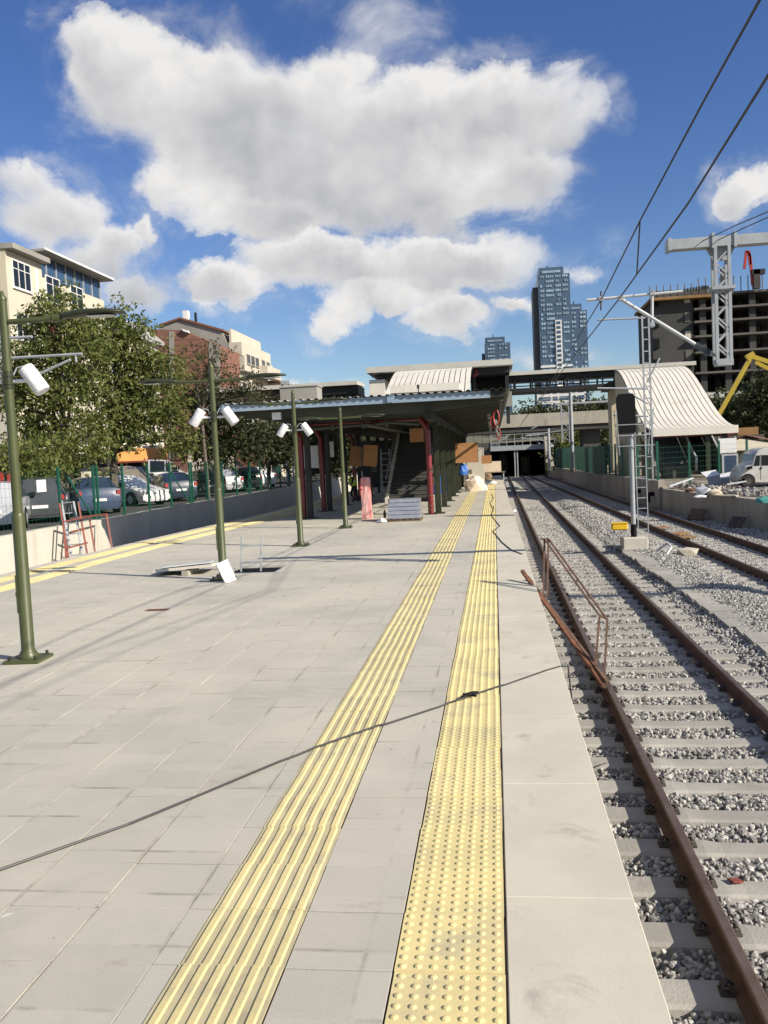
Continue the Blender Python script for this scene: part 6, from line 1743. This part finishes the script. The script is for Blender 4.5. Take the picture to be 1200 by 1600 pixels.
# ---------------------------------------------------------------- rubble on the yard
rub = [((1085, 752), 39.5, (.5, .3, .28), 'concrete_dark', 'dark grey rubble lump behind the low wall', 'rubble'),
       ((1078, 757), 37.5, (.22, .2, .14), 'rust', 'orange red rubble scrap on the heap', 'rubble'),
       ((1100, 764), 35.2, (.36, .3, .34), 'plastic_white', 'white crumpled sack on the rubble heap', 'sack'),
       ((1118, 766), 34.8, (.3, .26, .2), 'insulation', 'cream broken slab piece on the rubble heap', 'rubble'),
       ((1125, 757), 36.5, (.3, .25, .2), 'insulation', 'beige rubble chunk behind the cream piece', 'rubble'),
       ((1108, 770), 34.0, (.18, .15, .16), 'debris_dark', 'small dark rubble lump at the wall edge', 'rubble'),
       ((1093, 775), 33.6, (.3, .12, .08), 'plastic_white', 'white flat scrap on the wall edge', 'scrap'),
       ((1140, 771), 33.0, (.35, .25, .1), 'concrete', 'grey flat rubble left of the green net', 'rubble'),
       ((1195, 780), 29.5, (.3, .25, .2), 'teal_net', 'teal net bundle on the wall at the right edge', 'net')]
for i, (px, Y, s, m_, lab, cat) in enumerate(rub):
    p = at(px[0], px[1], Y); lump('rubble_piece', (p.x, Y, -.08), s, m_, lab, cat, 50 + i, 1)
for i, (p, q_, Y, w_, m_, lab) in enumerate((((1045, 760), (1082, 747), 38.5, .14, 'galv_pale', 'long white plank lying on the rubble'), ((1050, 763), (1100, 764), 37.5, .1, 'debris_dark', 'dark beam lying along the wall top'), ((1135, 757), (1165, 752), 37.5, .09, 'galv', 'grey pipe lying in front of the van'), ((1158, 742), (1166, 708), 42, .06, 'galv', 'thin grey pole leaning near the van'))):
    o = MB().bar(at(p[0], p[1], Y), at(q_[0], q_[1], Y + .8), w_, .05).build('plank', m_); tag(o, lab, 'plank')
for i, (P, lab) in enumerate(((((1095, 738), (1118, 734), (1125, 741), (1104, 746)), 'white sheet metal panel on the heap, left of two'), (((1121, 742), (1146, 736), (1140, 746), (1122, 748)), 'white sheet metal panel on the heap, right of two'))):
    Q = [at(x, y, 40.5 + (i * .5) + (.6 if k in (0, 1) else 0)) for k, (x, y) in enumerate(P)]
    t = empty('sheet_panel', Q[0]); tag(t, lab, 'sheet metal')
    MB().raw([q_ - Q[0] for q_ in Q] + [q_ - Q[0] - Vector((0, 0, .03)) for q_ in Q], [(0, 1, 2, 3), (7, 6, 5, 4), (0, 1, 5, 4), (1, 2, 6, 5), (2, 3, 7, 6), (3, 0, 4, 7)]).build('sheet', 'board_white', t)
    MB().raw([Q[3] - Q[0], Q[2] - Q[0], Vector((Q[2].x - Q[0].x, Q[2].y - Q[0].y - .05, -.08 - Q[0].z)), Vector((Q[3].x - Q[0].x + .1, Q[3].y - Q[0].y - .05, -.08 - Q[0].z))], [(0, 1, 2, 3)]).build('folded_edge', 'galv', t)
t = empty('sign_boards', at(1138, 745, 47)); t.location.z = 0; tag(t, 'stacked white boards with blue panel under the stair shell', 'boards')
MB().box(-.45, .45, 0, .06, 1.35, 2.1).build('board', 'board_white', t); MB().box(-.3, .5, -.02, .04, .05, 1.3).build('board', 'p_silver', t); MB().box(-.18, .42, -.03, -.021, .1, 1.2).build('blue_panel', 'p_blue', t)
for sx in (-.4, .4): MB().bar((sx, .1, 0), (sx, .1, 2.2), .05).build('post', 'galv', t)
n_ = 480; xr2 = rng.normal(0, 1, n_); yr2 = rng.uniform(31.5, 41, n_)
xw = np.array([plin(WR, t_) for t_ in yr2]) + .45 + np.abs(xr2) * 1.1
hz_ = np.clip(.22 - np.abs(xr2) * .09, 0, .25)
tag(scatter('rubble_spread', np.stack([xw, yr2, -.07 + rng.uniform(0, 1, n_) * hz_], 1), rng.uniform(.03, .11, n_) * np.where(rng.random(n_) < .12, 1.7, 1)), 'broken concrete rubble spread behind the low rough wall', 'rubble')
for i, (om, on) in enumerate((('wood', 'brown timber'), ('debris_dark', 'blackened timber'), ('galv', 'grey metal'), ('board_white', 'white painted'), ('rust_brown', 'rusty steel'))):
    yv = rnd.uniform(33, 40.5); xv = plin(WR, yv) + rnd.uniform(.4, 2.2); a_ = rnd.uniform(0, 6.28); ln_ = rnd.uniform(.25, .8)
    o = MB().box(-ln_, ln_, -.07, .07, -.015, .015).build('timber_offcut', om, None, (xv, yv, .0 + rnd.uniform(0, .15)), (rnd.uniform(-.2, .2), rnd.uniform(-.25, .25), a_))
    tag(o, on + ' offcut strewn over the rubble behind the low wall', 'offcut', 'offcuts strewn over the rubble')
# notice board tied to the car park fence, red flags
o = MB().box(0, .02, -.26, .26, 0, .36).build('notice_board', 'board_white', None, (-13.50, 24.55, 1.42)); tag(o, 'blank white board tied to the car park fence', 'board')
t = empty('red_bunting', at(2, 745, 27)); tag(t, 'red flags hanging behind the fence at the left edge', 'flags')
for (x, y) in ((2, 745), (14, 748), (-6, 740)):
    p = at(x, y, 27) - t.location; MB().prism([(p.x - .07, p.z - .14), (p.x + .08, p.z - .12), (p.x + .06, p.z + .16), (p.x - .06, p.z + .15)], 'y', p.y, p.y + .02).build('flag', 'red_bright', t)
MB().bar(at(-30, 738, 27) - t.location, at(30, 739, 27) - t.location, .015).build('cord', 'wire', t)

# ================================================================== people
def person(name, loc, rz, h, label, pose):
    t = empty(name, loc, rz); tag(t, label, 'person'); s = h / 1.75
    J = pose; names = list(J); idx = {n_: i for i, n_ in enumerate(names)}
    E_ = [('pelvis', 'chest'), ('chest', 'neck'), ('neck', 'head'), ('chest', 'shl'), ('shl', 'ell'), ('ell', 'hal'), ('chest', 'shr'), ('shr', 'elr'), ('elr', 'har'),
          ('pelvis', 'hil'), ('hil', 'knl'), ('knl', 'anl'), ('anl', 'tol'), ('pelvis', 'hir'), ('hir', 'knr'), ('knr', 'anr'), ('anr', 'tor')]
    rad = dict(pelvis=.15, chest=.16, neck=.06, head=.09, shl=.075, ell=.05, hal=.04, shr=.075, elr=.05, har=.04, hil=.10, knl=.065, anl=.045, tol=.04, hir=.10, knr=.065, anr=.045, tor=.04)
    me = bpy.data.meshes.new('body'); me.from_pydata([tuple(Vector(J[n_]) * s) for n_ in names], [(idx[a], idx[b]) for a, b in E_], [])
    o = put('body', me, t); me.materials.append(M('cloth_dark'))
    o.modifiers.new('skin', 'SKIN'); o.modifiers.new('sub', 'SUBSURF').levels = 1
    for i, n_ in enumerate(names): me.skin_vertices[0].data[i].radius = (rad[n_] * s, rad[n_] * s * .85)
    me.skin_vertices[0].data[idx['pelvis']].use_root = True
    hd_ = Vector(J['head']) * s
    bm = bmesh.new(); bmesh.ops.create_icosphere(bm, subdivisions=2, radius=.105 * s)
    for p in bm.verts: p.co.z *= 1.2
    hm = bpy.data.meshes.new('head'); bm.to_mesh(hm); bm.free(); hm.materials.append(M('skin')); put('head', hm, t, hd_ + Vector((0, 0, .03)))
    bm = bmesh.new(); bmesh.ops.create_icosphere(bm, subdivisions=2, radius=.118 * s)
    for p in bm.verts: p.co.z = max(p.co.z, .01 * s)
    hm = bpy.data.meshes.new('hair'); bm.to_mesh(hm); bm.free(); hm.materials.append(M('black')); put('hair', hm, t, hd_ + Vector((0, .01, .05)))
    a, b = Vector(J['pelvis']) * s, Vector(J['neck']) * s
    MB().tube([a.lerp(b, .05), a.lerp(b, .5), a.lerp(b, .85), a.lerp(b, .98)], [.185 * s, .20 * s, .215 * s, .10 * s], 12).build('vest', 'hivis', t, smooth=True)
    MB().tube([a.lerp(b, .38), a.lerp(b, .48)], .212 * s, 12, cap=False).build('reflective_band', 'lens', t)
    return t
P_ = dict(pelvis=(0, 0, .92), chest=(0, -.10, 1.32), neck=(0, -.16, 1.47), head=(0, -.22, 1.60), shl=(-.2, -.12, 1.40), ell=(-.27, -.2, 1.12), hal=(-.2, -.38, .95), shr=(.2, -.12, 1.40), elr=(.28, -.18, 1.12), har=(.2, -.38, 1.0),
          hil=(-.1, 0, .88), knl=(-.12, -.16, .48), anl=(-.12, .05, .08), tol=(-.13, -.12, .04), hir=(.1, 0, .88), knr=(.12, .05, .48), anr=(.12, .28, .10), tor=(.12, .12, .04))
p = gp(554, 784, 0)
person('person', (p.x, p.y, .0), R(-60), 1.36, 'worker in yellow green vest and dark trousers walking under canopy', P_)
p = at(849, 748, 96)
person('person', (5.35, 92, -1.06), R(10), 1.6, 'worker in bright vest standing on the far track near tunnel', P_)
